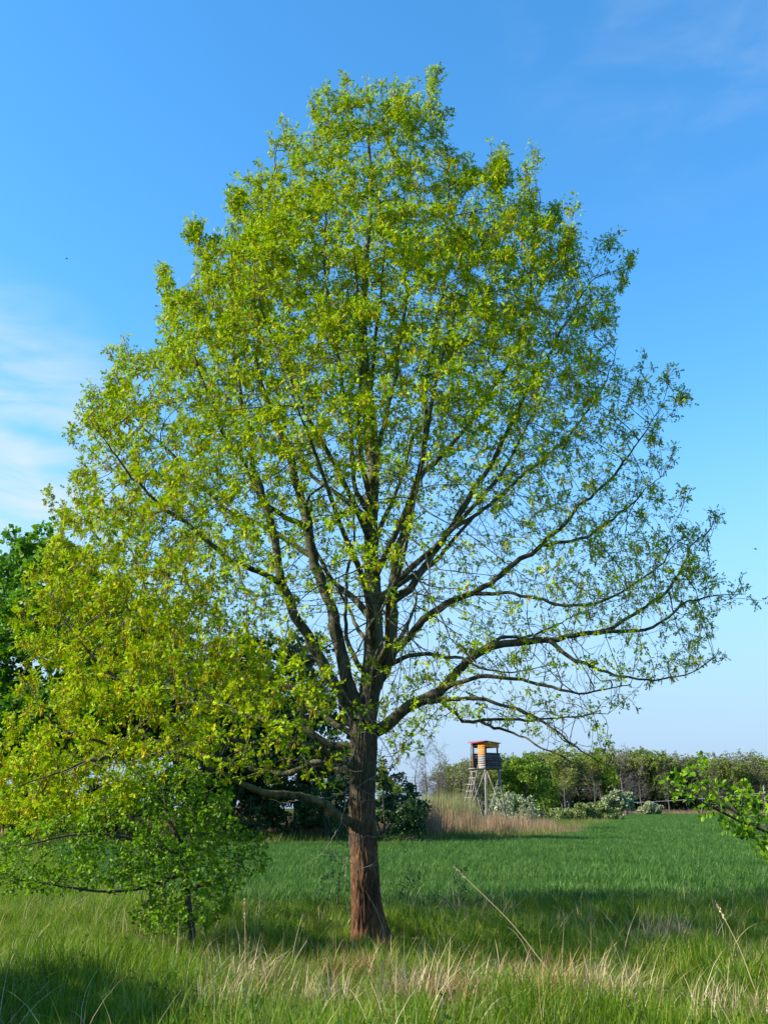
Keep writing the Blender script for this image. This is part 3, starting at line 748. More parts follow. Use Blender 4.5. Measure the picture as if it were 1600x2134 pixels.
# ------------------------------------------------------------------ other grown trees
def grow_tree(name, label, cat, base, stems, att, step, kill, leafm, barkm, leaf, per, size, r_tip=.003, ex=2.3, group=None, up=.4, spur=0.8, spur_len=(.05, .15), bias=.1, iters=60, seed=1, twig_sides=3, leaf_name='foliage', thin_r=.01, split=0.012):
    r = np.random.default_rng(seed)
    p0, q0, r0, st = [np.array(stems[0][0], float)], [-1], [stems[0][1]], [0]
    for (pts_, ra, rb) in [(s[2], s[1], s[3]) for s in stems]:
        prev = 0 if len(p0) == 1 else int(np.argmin([np.linalg.norm(np.array(x) - pts_[0]) for x in p0]))
        L = len(pts_)
        for i in range(1, L):
            p0.append(np.array(pts_[i], float)); q0.append(prev); r0.append(ra + (rb - ra) * i / (L - 1)); prev = len(p0) - 1
    ns = len(p0)
    elig = [i for i in range(ns) if p0[i][2] > base[2] + 0.15 * (np.max(att[:, 2]) - base[2]) ] or list(range(ns))
    pa, qa = colonise(p0, q0, att, step, kill, iters, bias=(0, 0, bias), eligible=elig, r=r)
    pa = smooth_nodes(pa, qa, ns, 1)
    pr, ch = pipe_radii(qa, r_tip, ex, len(pa))
    ra = pr.copy(); ra[:ns] = np.maximum(ra[:ns], np.array(r0))
    for i in range(1, len(pa)): ra[i] = min(ra[i], ra[qa[i]] * .98)
    di = norm(pa - pa[np.maximum(qa, 0)])
    th = np.nonzero((ra < thin_r) & (np.arange(len(pa)) >= ns))[0]
    sp_ = np.repeat(th, r.poisson(spur, len(th)))
    sdr = norm(di[sp_] * .5 + rand_dirs(len(sp_), r) + np.array([0, 0, .2]))
    spp = pa[sp_] + sdr * r.uniform(*spur_len, len(sp_))[:, None]
    tp_ = np.nonzero(ch == 0)[0]
    cp = np.concatenate([pa[tp_], spp]); cd = np.concatenate([di[tp_], sdr])
    root = empty(name, base, label, cat, group)
    b = np.array(base)
    A = np.concatenate([pa, spp]) - b; B = np.concatenate([qa, sp_]); C = np.concatenate([ra, np.full(len(spp), r_tip * .6)])
    idx = np.arange(1, len(A))
    big_, sm_ = idx[C[idx] >= split], idx[C[idx] < split]
    if len(big_): link('trunk', tube_mesh('trunk', A, B, C, big_, 8, barkm), root)
    if len(sm_): link('twigs', tube_mesh('twigs', A, B, C, sm_, twig_sides, barkm), root, 'stuff')
    if per:
        lp_, ld_, ln_, ls_ = clusters(cp, cd, per, size, .6, r=r, up=up)
        link(leaf_name, leaf_mesh(leaf_name, lp_ - b, ld_, ln_, ls_, leaf, leafm), root, 'stuff')
    return root
def ellipsoid_pts(n, c, rad_, r, lo=0.0, shell=0.5, lumps=0):
    d = rand_dirs(n * 2, r); d = d[d[:, 2] > -0.9][:n]
    q = r.random(len(d)) ** shell
    p = d * q[:, None]
    if lumps:
        cs_ = rand_dirs(lumps, r) * r.uniform(.55, .85, lumps)[:, None]; sz = r.uniform(.22, .42, lumps)
        k = r.integers(0, lumps, len(d))
        p = cs_[k] + d * (q * sz[k])[:, None]
    p = np.array(c) + p * np.array(rad_)
    return p[p[:, 2] > lo]
def stem(p0, p1, n, r, wob):
    p0, p1 = np.array(p0, float), np.array(p1, float)
    t = np.linspace(0, 1, n)[:, None]
    w = np.cumsum(r.normal(size=(n, 3)) * wob, 0) * np.array([1, 1, .3]); w -= w[0]
    return p0 + (p1 - p0) * t + w

# young hawthorn in front, left
HY = 11.9
HP = [(-40,1770),(60,1710),(170,1700),(215,1650),(300,1600),(400,1590),(470,1640),(500,1720),(560,1745),(560,1800),(505,1830),(480,1900),(420,1950),(300,1945),(275,1900),(320,1860),(200,1850),(100,1862),(-40,1860)]
r_ = np.random.default_rng(21)
hx, hy = r_.uniform(-40, 570, 12000), r_.uniform(1590, 1960, 12000)
k_ = inside(HP, hx, hy) & (r_.random(12000) < np.where((hy > 1850) & (hx > 270), .6, np.where((hx > 250) & (hx < 480), .85, .42)))
hx, hy = hx[k_], hy[k_]
hatt = P(hx, hy, HY + r_.uniform(-.9, .9, len(hx)) * np.sqrt(np.clip(1 - ((hx - 330) / 420) ** 2, .1, 1)))[:3200]
hatt = hatt[sun_gap(hatt, .3) & (rng.random(len(hatt)) < np.clip(0.65 + 1.8 * clump(hatt, 2.2), .06, 1))]
hb = ground_at(402, HY)
def px_stem(path, Y, seg=.1): return catmull(P([a for a, b in path], [b for a, b in path], Y), seg)
hs = [(hb, .045, px_stem([(402,2003),(400,1940),(392,1880),(385,1820),(378,1760)], HY), .028),
      (hb, .026, px_stem([(378,1760),(350,1700),(340,1640)], HY + np.array([0, .1, .2])), .01), (hb, .026, px_stem([(378,1760),(400,1690),(410,1630)], HY - np.array([0, .1, .2])), .01),
      (hb, .022, px_stem([(385,1820),(300,1850),(220,1858),(150,1850),(90,1840)], HY - np.array([0, .1, .2, .3, .4])), .007), (hb, .020, px_stem([(388,1850),(440,1840),(480,1810),(530,1780)], HY - np.array([0, .1, .1, .2])), .007),
      (hb, .022, px_stem([(380,1780),(310,1760),(240,1740),(150,1740),(60,1760)], HY - np.array([0, .2, .3, .4, .5])), .007)]
grow_tree('hawthorn_tree', 'small dark-stemmed hawthorn in leaf, standing in the grass left of the big oak', 'tree', hb, hs, hatt, .065, .075, M['haw_leaf'], M['haw_bark'], OVAL_LEAF, 4, (.030, .060), r_tip=.0022, ex=2.4, spur=1.1, spur_len=(.03, .09), seed=5, up=.7, bias=.05)

# hawthorn branch reaching in from the right
SY = 6.3
r_ = np.random.default_rng(33)
BP = [(1392,1642),(1420,1600),(1455,1580),(1480,1590),(1490,1620),(1520,1640),(1560,1640),(1620,1670),(1700,1690),(1800,1700),(1800,1900),(1680,1850),(1600,1790),(1560,1750),(1500,1735),(1500,1710),(1460,1690),(1400,1670)]
bx, by = r_.uniform(1392, 1800, 2600), r_.uniform(1575, 1900, 2600)
k_ = inside(BP, bx, by) & (r_.random(2600) < np.clip(.25 + (bx - 1392) / 260, .2, 1))
bx, by = bx[k_], by[k_]
batt = P(bx, by, SY + r_.uniform(-.35, .35, len(bx)))[:900]
more_ = ellipsoid_pts(500, (3.35, 6.3, 1.45), (.85, .8, .85), r_, lo=.4)
batt = np.concatenate([batt, more_])
sb = np.array([3.5, 6.4, 0.0])
ss = [(sb, .04, stem(sb, (3.4, 6.35, 1.0), 10, r_, .012), .03), (sb, .022, catmull(np.vstack([[(3.4, 6.35, 1.0)], P([1760,1680,1600,1540,1500,1462], [1800,1770,1735,1700,1665,1625], SY)]), .08), .004),
      (sb, .014, px_stem([(1600,1735),(1540,1710),(1480,1680),(1430,1655),(1398,1645)], SY - .05), .003), (sb, .012, px_stem([(1540,1700),(1510,1660),(1488,1620),(1465,1592)], SY + .1), .003)]
grow_tree('hawthorn_shrub', 'leafy hawthorn branch reaching into the picture from the right, in front of the field', 'shrub', sb, ss, batt, .06, .07, M['haw_leaf'], M['haw_bark'], OVAL_LEAF, 5, (.022, .046), r_tip=.0018, ex=2.4, spur=1.0, spur_len=(.02, .06), seed=6, up=.7, bias=.03)

# shade tree standing outside the picture on the left, whose shadow lies over the near corner
r_ = np.random.default_rng(41)
b_ = np.array([-9.8, 7.3, 0.0])
grow_tree('shade_tree', 'leafy tree standing outside the left edge of the view', 'tree', b_, [(b_, .13, stem(b_, (-9.7, 7.4, 1.7), 14, r_, .02), .08)],
          ellipsoid_pts(1300, (-9.5, 7.5, 2.9), (1.9, 1.8, 1.9), r_, lo=.6), .18, .18, M['back_leaf'], M['haw_bark'], QUAD_LEAF, 6, (.12, .20), r_tip=.004, spur=2.0, spur_len=(.08, .2), seed=8)

# big spreading tree behind, left, with a smaller neighbour
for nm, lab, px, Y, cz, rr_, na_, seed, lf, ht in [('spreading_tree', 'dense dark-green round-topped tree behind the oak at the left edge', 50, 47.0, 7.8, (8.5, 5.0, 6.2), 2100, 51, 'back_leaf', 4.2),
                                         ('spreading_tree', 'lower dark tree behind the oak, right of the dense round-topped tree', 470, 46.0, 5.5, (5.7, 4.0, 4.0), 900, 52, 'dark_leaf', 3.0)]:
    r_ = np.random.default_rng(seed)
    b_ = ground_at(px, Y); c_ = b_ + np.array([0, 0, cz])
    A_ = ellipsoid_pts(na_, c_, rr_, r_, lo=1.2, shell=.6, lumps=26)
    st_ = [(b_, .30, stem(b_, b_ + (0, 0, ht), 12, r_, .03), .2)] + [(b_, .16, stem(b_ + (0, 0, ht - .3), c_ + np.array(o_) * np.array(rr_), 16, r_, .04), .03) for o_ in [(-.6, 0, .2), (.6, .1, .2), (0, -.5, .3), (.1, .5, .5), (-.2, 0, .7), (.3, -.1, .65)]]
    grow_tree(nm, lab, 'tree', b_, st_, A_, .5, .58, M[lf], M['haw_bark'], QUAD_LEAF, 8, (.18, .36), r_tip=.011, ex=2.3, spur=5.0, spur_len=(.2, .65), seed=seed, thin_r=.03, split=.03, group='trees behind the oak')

# dark shrubs behind the trunk
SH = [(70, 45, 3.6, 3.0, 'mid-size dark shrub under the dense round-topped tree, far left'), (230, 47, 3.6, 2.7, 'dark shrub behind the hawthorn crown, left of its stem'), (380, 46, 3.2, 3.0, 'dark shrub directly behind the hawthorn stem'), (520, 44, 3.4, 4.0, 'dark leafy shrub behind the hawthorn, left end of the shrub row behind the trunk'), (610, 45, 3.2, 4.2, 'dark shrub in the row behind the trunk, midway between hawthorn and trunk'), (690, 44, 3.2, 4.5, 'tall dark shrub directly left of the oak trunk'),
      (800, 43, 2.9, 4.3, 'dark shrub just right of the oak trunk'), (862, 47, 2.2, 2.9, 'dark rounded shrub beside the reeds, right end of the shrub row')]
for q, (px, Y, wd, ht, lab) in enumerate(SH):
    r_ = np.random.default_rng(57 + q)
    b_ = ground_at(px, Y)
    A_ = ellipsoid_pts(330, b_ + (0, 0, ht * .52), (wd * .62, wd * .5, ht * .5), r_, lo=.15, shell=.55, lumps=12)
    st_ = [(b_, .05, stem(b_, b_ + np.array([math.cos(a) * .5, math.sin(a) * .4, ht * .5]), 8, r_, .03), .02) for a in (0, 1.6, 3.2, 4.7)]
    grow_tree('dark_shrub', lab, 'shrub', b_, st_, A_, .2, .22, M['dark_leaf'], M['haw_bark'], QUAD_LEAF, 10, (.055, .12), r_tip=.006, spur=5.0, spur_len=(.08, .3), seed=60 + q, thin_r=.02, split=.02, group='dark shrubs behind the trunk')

# saplings at the foot of the oak
for px, Y, w_, h_, lab in [(700, 16.0, .38, 1.25, 'thin dark sapling close behind the left foot of the oak'), (850, 16.6, .22, .75, 'small dark weedy sapling in the shade right of the oak'), (958, 17.0, .16, .75, 'wispy sapling at the edge of the crop, farther right of the oak')]:
    r_ = np.random.default_rng(int(px))
    b_ = ground_at(px, Y)
    A_ = ellipsoid_pts(110, b_ + (0, 0, h_ * .6), (w_, w_ * .8, h_ * .5), r_, lo=.12, shell=.7)
    grow_tree('sapling', lab, 'sapling', b_, [(b_, .012, stem(b_, b_ + (0.02, 0, h_ * .8), 10, r_, .01), .005)], A_, .07, .09, M['dark_leaf'], M['haw_bark'], OVAL_LEAF, 3, (.025, .05), r_tip=.002, spur=.7, spur_len=(.02, .07), seed=int(px), group='saplings round the oak')

# ------------------------------------------------------------------ the far wood: each tree its own copy of a few grown kinds
def copy_thing(src, loc, rz, sc, label, group=None):
    c = src.copy(); col.objects.link(c)
    c.location = loc; c.rotation_euler = (0, 0, rz); c.scale = sc
    c['label'] = label
    if group: c['group'] = group
    for ch in src.children:
        d = ch.copy(); col.objects.link(d); d.parent = c
    return c
WG = 'trees along the edge of the far wood'
kinds = []
for q, (mat, lf, per, n_, w_, h_, lo_) in enumerate([('wood_olive', QUAD_LEAF, 6, 300, 4.2, 15, 3.5), ('wood_olive', QUAD_LEAF, 5, 260, 3.6, 16, 4.5), ('wood_grey', QUAD_LEAF, 4, 260, 3.8, 14.5, 3.0), ('wood_olive', QUAD_LEAF, 7, 320, 4.8, 14, 2.5), ('wood_fresh', QUAD_LEAF, 9, 340, 4.6, 11.5, 1.0), ('wood_grey', QUAD_LEAF, 0, 300, 4.0, 14.5, 2.5)]):
    r_ = np.random.default_rng(80 + q)
    A_ = ellipsoid_pts(n_, (0, 0, (h_ + lo_) / 2), (w_, w_ * .8, (h_ - lo_) / 2), r_, lo=lo_ * .8, shell=.6, lumps=16)
    st_ = [((0, 0, 0), .26, stem((0, 0, 0), (r_.normal() * .4, 0, h_ * .55), 16, r_, .05), .12)]
    bare = per == 0
    k = grow_tree('wood_tree', 'tree at the edge of the far wood', 'tree', np.zeros(3), st_, A_, .6, .7, M[mat], M['wood_bark'], lf, per, (.18, .42), r_tip=.022 if bare else .02, ex=2.2, spur=3.5 if bare else 7.0, spur_len=(.4, 1.3), seed=80 + q, thin_r=.06, split=.06, group=WG, leaf_name='crown', iters=40)
    kinds.append(k)
r_ = np.random.default_rng(99)
used = set()
def place_tree(k, px, Y, top, label, wide=1.0, group=WG):
    src = kinds[k]
    b_ = ground_at(px, Y)
    zt = P(px, top, Y)[2]
    hs_ = {0: 15, 1: 16, 2: 14.5, 3: 14, 4: 11.5, 5: 14.5}[k]
    s = zt / hs_
    rz = r_.uniform(0, 6.28)
    if k not in used:
        used.add(k); src.location = b_; src.rotation_euler = (0, 0, rz); src.scale = (s * wide, s * wide, s); src['label'] = label; src['group'] = group
        return src
    return copy_thing(src, b_, rz, (s * wide, s * wide, s), label, group)
TOPS = [(900, 1590), (940, 1585), (1000, 1575), (1050, 1570), (1100, 1565), (1150, 1560), (1200, 1562), (1250, 1555), (1290, 1548), (1330, 1560), (1370, 1563), (1415, 1562), (1440, 1568), (1475, 1560), (1510, 1567), (1560, 1566), (1600, 1574), (1660, 1575)]
def top_at(px): return float(np.interp(px, [t[0] for t in TOPS], [t[1] for t in TOPS]))
def whereabouts(px):
    for lim, t in ((985, 'left of the hunting tower'), (1050, 'behind the hunting tower'), (1140, 'right of the hunting tower'), (1215, 'above the left of the low hedge'), (1290, 'above the right of the low hedge'), (1370, 'above the blossoming shrubs'), (1450, 'left behind the hawthorn branch'), (1530, 'behind the hawthorn branch'), (1600, 'near the right edge')):
        if px < lim: return t
    return 'beyond the right edge'
LEAFY, SPARSE = 'leafy olive tree edging the wood, ', 'thin greyish tree edging the wood, '
for px in np.arange(925, 1680, 22):
    k = int(r_.choice([0, 1, 3, 2], p=[.34, .26, .24, .16])); q_ = px + r_.uniform(-7, 7)
    place_tree(k, q_, r_.uniform(230, 242), top_at(px) + r_.uniform(-6, 16), (SPARSE if k == 2 else LEAFY) + whereabouts(q_), 1.15)
for px in np.arange(930, 1690, 30):
    k = int(r_.choice([0, 1, 2], p=[.4, .3, .3])); q_ = px + r_.uniform(-7, 7)
    place_tree(k, q_, r_.uniform(248, 262), top_at(px) + r_.uniform(-5, 7), (('greyish' if k == 2 else 'olive-green') + ' second-row treetop, ' + whereabouts(q_)), 1.25)
for px in np.arange(-60, 830, 58):
    k = int(r_.choice([0, 1, 3])); q_ = px + r_.uniform(-10, 10)
    place_tree(k, q_, r_.uniform(112, 135), r_.uniform(1612, 1640), 'distant olive tree seen under the crown of the oak, ' + ('far left' if px < 250 else 'left of centre' if px < 550 else 'close left of the trunk'), 1.3, 'distant trees behind the oak')
place_tree(4, 1092, 150, 1568, 'bright fresh-green round tree right of the wooden hunting tower', 1.15, None)
place_tree(4, 1135, 165, 1612, 'smaller bright-green tree behind the right side of the fresh-green round tree', 1.1, None)
place_tree(5, 893, 92, 1527, 'bare grey-twigged tree behind the reeds, left of the hunting tower', .8, None)
place_tree(5, 925, 105, 1545, 'second bare tree, nearer the hunting tower on its left', .75, None)
place_tree(2, 985, 120, 1572, 'dark thin-leaved tree directly behind the hunting tower ladder', 1.0, None)
place_tree(0, 1030, 150, 1576, 'olive tree standing behind the cabin of the hunting tower', 1.0, None)
place_tree(5, 872, 96, 1540, 'bare grey tree just right of the dark shrubs, leftmost of the bare ones', .85, None)
place_tree(5, 910, 99, 1534, 'bare grey tree between the other bare ones left of the hunting tower', .8, None)
for px in (1180, 1232, 1345, 1400, 1462, 1508, 1552, 1590):
    q_ = px + r_.uniform(-8, 8)
    place_tree(5, q_, r_.uniform(222, 228), top_at(px) + r_.uniform(4, 22), 'bare grey-stemmed tree before the leafy wood, ' + whereabouts(q_), .95)
place_tree(5, 1305, 200, 1546, 'bare-crowned tall tree rising above the far wood edge', 1.1, None)
for k in range(6):
    if k not in used: place_tree(k, 1640, 240, 1575, LEAFY + whereabouts(1640))
# understorey of the wood: one mass
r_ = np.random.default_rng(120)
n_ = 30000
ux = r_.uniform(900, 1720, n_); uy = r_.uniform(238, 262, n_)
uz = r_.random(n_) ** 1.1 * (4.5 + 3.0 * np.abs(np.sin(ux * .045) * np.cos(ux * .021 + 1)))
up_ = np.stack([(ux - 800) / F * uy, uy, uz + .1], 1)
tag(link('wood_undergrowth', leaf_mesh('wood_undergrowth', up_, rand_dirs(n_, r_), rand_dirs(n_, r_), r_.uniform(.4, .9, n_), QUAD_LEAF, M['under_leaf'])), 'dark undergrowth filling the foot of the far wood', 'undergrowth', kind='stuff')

# pale flowering shrubs and hedge by the field edge
def small_shrub(name, px, Y, w_, h_, mat, lab, seed, n_=260, size=(.10, .2), group=None):
    r_ = np.random.default_rng(seed)
    b_ = ground_at(px, Y)
    A_ = ellipsoid_pts(n_, b_ + (0, 0, h_ * .5), (w_ * .62, w_ * .5, h_ * .5), r_, lo=.1, shell=.5, lumps=12)
    st_ = [(b_, .05, stem(b_, b_ + np.array([math.cos(a) * w_ * .2, math.sin(a) * .3, h_ * .45]), 6, r_, .02), .02) for a in (0, 2, 4)]
    return grow_tree(name, lab, 'shrub', b_, st_, A_, .22, .25, M[mat], M['wood_bark'], QUAD_LEAF, 7, size, r_tip=.006, spur=3.5, spur_len=(.08, .3), seed=seed, thin_r=.03, split=.03, group=group)
small_shrub('pale_shrub', 1088, 74, 2.6, 2.85, 'pale_leaf', 'silvery white-green rounded shrub just right of the hunting tower', 131, 620, (.06, .13))
small_shrub('pale_shrub', 1040, 80, 2.2, 3.6, 'pale_leaf', 'tall silvery shrub seen between the legs of the hunting tower', 135, 300)
small_shrub('pale_shrub', 1284, 185, 5.2, 5.0, 'pale_leaf', 'white blossoming shrub before the wood, beyond the hedge', 132, 320, (.2, .45))
small_shrub('pale_shrub', 1355, 205, 3.6, 2.6, 'pale_leaf', 'low blossoming shrub before the wood, farther right of the hedge', 133, 260, (.2, .45))
for q, (px, w_, h_, lab) in enumerate([(1150, 4.4, 1.9, 'left hump of the low yellow-green hedge row'), (1205, 4.6, 2.3, 'middle and tallest hump of the low yellow-green hedge row'), (1255, 4.4, 2.0, 'right hump of the low yellow-green hedge row')]):
    small_shrub('hedge_shrub', px, 118, w_, h_, 'hedge_leaf', lab, 140 + q, 300, (.14, .3), group='low hedge shrubs')

# ------------------------------------------------------------------ crop, grass, reeds
r_ = np.random.default_rng(200)
wheat_src = [blade_obj('wheat_patch', M['wheat'], 640, .5, (.11, .22), (.007, .013), .7, (.3, 2.2), 3, np.random.default_rng(300 + q), box=True, z0=(.04, .24)) for q in range(4)]
fp = np.array(FIELD)
def field_pts(y0, y1, cell, jit):
    ys = np.arange(y0, y1, cell); out = []
    for y in ys:
        hw = .405 * y + 6
        xs = np.arange(-hw, hw, cell)
        out.append(np.stack([xs, np.full(len(xs), y)], 1))
    p = np.concatenate(out); p = p + r_.uniform(-jit, jit, p.shape)
    return p[inside(FIELD, p[:, 0], p[:, 1])]
a_, b2 = field_pts(16.5, 60, .62, .2), field_pts(60, 230, 1.25, .4)
wp = np.concatenate([a_, b2]); ws = np.concatenate([r_.uniform(.85, 1.12, len(a_)), r_.uniform(1.15, 1.45, len(b2))])
ws *= 1 + .10 * np.sin(wp[:, 0] * .7 + wp[:, 1] * .31) * np.sin(wp[:, 1] * .53)
ws *= 1 + .14 * clump(np.column_stack([wp * .12, np.zeros(len(wp))]), 1.0)
wr = np.stack([np.zeros(len(wp)), np.zeros(len(wp)), r_.uniform(0, 6.28, len(wp))], 1)
scatter('young_wheat', np.column_stack([wp, np.zeros(len(wp))]), wr, ws, r_.integers(0, 4, len(wp)), wheat_src, 'dense blue-green young wheat covering the whole field behind the oak', 'wheat')
print('wheat patches', len(wp))

GR = [blade_obj('grass_tuft', M['grass'], 40, .11, (.12, .36), (.0045, .009), .45, (.1, 1.4), 4, np.random.default_rng(320 + q)) for q in range(5)]
def weed_obj(name, seed):
    r = np.random.default_rng(seed); n = 26
    a = r.uniform(0, 6.28, n); q = r.uniform(.01, .10, n)
    p = np.stack([q * np.cos(a), q * np.sin(a), r.uniform(.02, .20, n)], 1)
    d = np.stack([np.cos(a), np.sin(a), r.uniform(-.1, .7, n)], 1)
    return bpy.data.objects.new(name, leaf_mesh(name, p, d, rand_dirs(n, r) * .5 + np.array([0, 0, 1.0]), r.uniform(.02, .05, n), OVAL_LEAF, M['weed_leaf']))
GR += [blade_obj('grass_tuft_low', M['grass'], 50, .13, (.07, .20), (.005, .010), .7, (.1, 1.4), 3, np.random.default_rng(330 + q)) for q in range(3)]
GR += [weed_obj('weed_rosette', 335 + q) for q in range(2)]
for q, o in enumerate(GR): o.name = 'grass_source_%02d' % q
n_ = 33000
gx_, gy_ = r_.uniform(-11, 11, n_), 5.5 + 13.2 * r_.random(n_)
far_ = r_.random(n_) < .16; gx_[far_] = r_.uniform(-17, -3.5, far_.sum()); gy_[far_] = r_.uniform(17, 40, far_.sum())
near_edge = np.interp(gx_, [-13.5, -9.5, -6.4, -4, .3, 3, 8, 12], [44, 32, 24.0, 17.6, 16.6, 16.9, 17.4, 17.7]) + r_.normal(0, .35, n_)
k_ = (gy_ < near_edge) & (np.hypot(gx_ - base[0], gy_ - base[1]) > .3)
gx_, gy_ = gx_[k_], gy_[k_]
patch = np.sin(gx_ * .9 + 1) * np.sin(gy_ * 1.1) + .5 * np.sin(gx_ * 2.1 + gy_ * 1.3)
gs_ = r_.uniform(.55, 1.2, len(gx_)) * (1 + .34 * patch)
gi_ = np.where(r_.random(len(gx_)) < .70, r_.integers(0, 5, len(gx_)), r_.integers(5, 10, len(gx_)))
gr_ = np.stack([r_.normal(0, .2, len(gx_)), r_.normal(.06, .22, len(gx_)), r_.uniform(0, 6.28, len(gx_))], 1)
gs_ *= np.where((np.abs(gx_ - base[0]) < .8) & (gy_ > 11.3) & (gy_ < 14.2), .5, 1)
scatter('meadow_grass', np.column_stack([gx_, gy_, ground_z(gx_, gy_)]), gr_, gs_, gi_, GR, 'long green grass of the field margin under and before the oak', 'grass')

# dry stems mixed into the grass
DR = [blade_obj('dry_stem_tuft', M['straw'], 9, .13, (.25, .75), (.003, .008), .8, (.1, 1.9), 6, np.random.default_rng(340 + q)) for q in range(5)]
DR += [blade_obj('rust_stem_tuft', M['rust_straw'], 22, .15, (.12, .42), (.004, .009), .9, (.2, 1.9), 4, np.random.default_rng(345 + q)) for q in range(2)]
for q, o in enumerate(DR): o.name = 'stem_source_%02d' % q
n_ = 1900
dx_, dy_ = r_.uniform(-9, 9, n_), 6 + 11.5 * r_.random(n_)
pk = np.sin(dx_ * 1.3 + .5) * np.sin(dy_ * .8 + 1) + r_.normal(0, .6, n_)
k_ = (pk > -.35) & (np.hypot(dx_ - base[0], dy_ - base[1]) > .45)
dx_, dy_ = dx_[k_], dy_[k_]
scatter('dry_grass', np.column_stack([dx_, dy_, ground_z(dx_, dy_)]), np.stack([r_.normal(0, .2, len(dx_)), r_.normal(.1, .2, len(dx_)), r_.uniform(0, 6.28, len(dx_))], 1), r_.uniform(.6, 1.1, len(dx_)), r_.integers(0, 7, len(dx_)), DR,
        'thin straw-coloured dead stems scattered through the long grass', 'dry grass')

# verge between crop and reeds, and the reeds
VG = [blade_obj('verge_tuft', M['verge'], 40, .5, (.25, .8), (.02, .035), .5, (.1, 1.2), 3, np.random.default_rng(350 + q)) for q in range(4)]
n_ = 6500
vy = r_.uniform(42, 112, n_)
edge = np.interp(vy, [42, 42.6, 44, 50, 61, 80, 110], [-40, -5, 4.2, 7.2, 10.5, 15.5, 24])
vx = edge - r_.random(n_) ** 1.5 * (5 + .08 * vy)
far = r_.random(n_) < .42
vx[far] = r_.uniform(-26, 5, far.sum()); vy[far] = r_.uniform(42.5, 50, far.sum())
scatter('verge_grass', np.column_stack([vx, vy, np.zeros(n_)]), np.stack([np.zeros(n_), np.zeros(n_), r_.uniform(0, 6.28, n_)], 1), r_.uniform(.4, 1.25, n_) * (.8 + .3 * np.sin(vx * 1.3) * np.sin(vy * .9)), r_.integers(0, 4, n_), VG, 'rough verge grass between the wheat and the reeds', 'grass')
RD = [blade_obj('reed_tuft', M['reed'], 26, .55, (.9, 1.9), (.016, .04), .16, (0, .35), 3, np.random.default_rng(360 + q)) for q in range(4)]
RG = [blade_obj('tall_reed_tuft', M['reed_green'], 22, .5, (1.8, 2.9), (.018, .04), .1, (0, .3), 3, np.random.default_rng(370 + q)) for q in range(2)]
RPX = [blade_obj('rust_reed_tuft', M['rust_straw'], 30, .6, (.8, 1.8), (.016, .04), .3, (0, .6), 3, np.random.default_rng(380 + q)) for q in range(2)]
ry1 = r_.uniform(56, 74, 3000); rpx1 = 855 + 345 * r_.beta(1.1, 1.4, 3000)
ry2 = r_.uniform(48, 58, 2400); rpx2 = r_.uniform(-90, 900, 2400)
ry3 = r_.uniform(63, 72, 420); rpx3 = r_.uniform(868, 975, 420)
ry4 = r_.uniform(222, 229, 900); rpx4 = r_.uniform(1225, 1680, 900)
RY = np.concatenate([ry1, ry2, ry3, ry4]); RX = np.concatenate([(rpx1 - 800), (rpx2 - 800), (rpx3 - 800), (rpx4 - 800)]) / F * RY
ri = np.concatenate([r_.choice([0, 1, 2, 3, 6, 7], 3000, p=[.2, .2, .2, .2, .1, .1]), r_.choice([0, 1, 6, 7], 2400, p=[.15, .15, .35, .35]), r_.integers(4, 6, 420), r_.integers(0, 4, 900)])
rs_ = np.concatenate([(r_.uniform(.30, .85, 3000) * (.8 + .35 * np.sin(rpx1 * .06) * np.sin(ry1 * 1.3)) * np.interp(rpx1, [990, 1080, 1200], [1.15, .95, .5])), r_.uniform(.5, 1.2, 2400) * (.85 + .3 * np.sin(rpx2 * .03)), r_.uniform(.75, 1.05, 420), r_.uniform(.6, 1.0, 900)])
N_ = len(RY)
# alphabetical order of the source names decides the pick index
RSRC = RD + RG + RPX
for q, o in enumerate(RSRC): o.name = 'reed_source_%02d' % q
scatter('dry_reeds', np.column_stack([RX, RY, np.zeros(N_)]), np.stack([r_.normal(0, .05, N_), r_.normal(.03, .05, N_), r_.uniform(0, 6.28, N_)], 1), rs_, ri, RSRC, 'dry tan reed belt round the hunting tower and along the far edge of the field', 'reeds')

# ------------------------------------------------------------------ dry tussocks and tall single stalks (countable)
TUS = [(505, 2062, .9, 'straw tussock left of the trunk foot, nearest the hawthorn'), (880, 2105, .9, 'pale arching straw tussock below and right of the oak trunk'), (968, 2128, .75, 'reddish straw tussock at the lower edge, right of the trunk'), (1150, 2128, .85, 'rust-brown flattened tussock at the lower edge, mid right'),
       (1290, 2098, .7, 'upright dry tussock in the sunny grass, right half'), (1395, 1962, .75, 'tall dry tussock in the shade band at the far right'), (1530, 2120, .75, 'pale dry tussock in the lower right corner'), (1110, 1965, .6, 'dry tussock at the foot of the longest leaning stalk'), (735, 2050, .6, 'broken brown straw tussock in front of the trunk foot'), (660, 2112, .7, 'straw tussock at the lower edge, straight below the gap between hawthorn and trunk'),
       (1050, 2075, .6, 'small pale tussock just left of the foot of the longest leaning stalk'), (1225, 2126, .7, 'low pale tussock at the lower edge, right of the rust-brown one'), (470, 2120, .7, 'dull straw tussock at the edge of the dark lower left corner'), (1580, 2040, .7, 'tan tussock at the right edge, above the corner')]
for q, (px, py, h_, lab) in enumerate(TUS):
    rr_ = np.random.default_rng(400 + q)
    dv = pix_dir(px, py); t = -EYE / dv.z; g = np.array([dv.x * t, dv.y * t, 0.0]); g[2] = float(ground_z(g[0], g[1]))
    v, qd, tr_ = blades(230, .34, (.18, h_ * .72), (.006, .012), .85, (.2, 1.8), 4, rr_)
    o = link('dry_tussock', np_mesh('dry_tussock', v, [qd, tr_], M['rust_straw' if q in (2, 3, 8) else 'straw']), None, None, g)
    tag(o, lab, 'tussock', 'dry grass tussocks in the meadow'); o['kind'] = 'stuff'
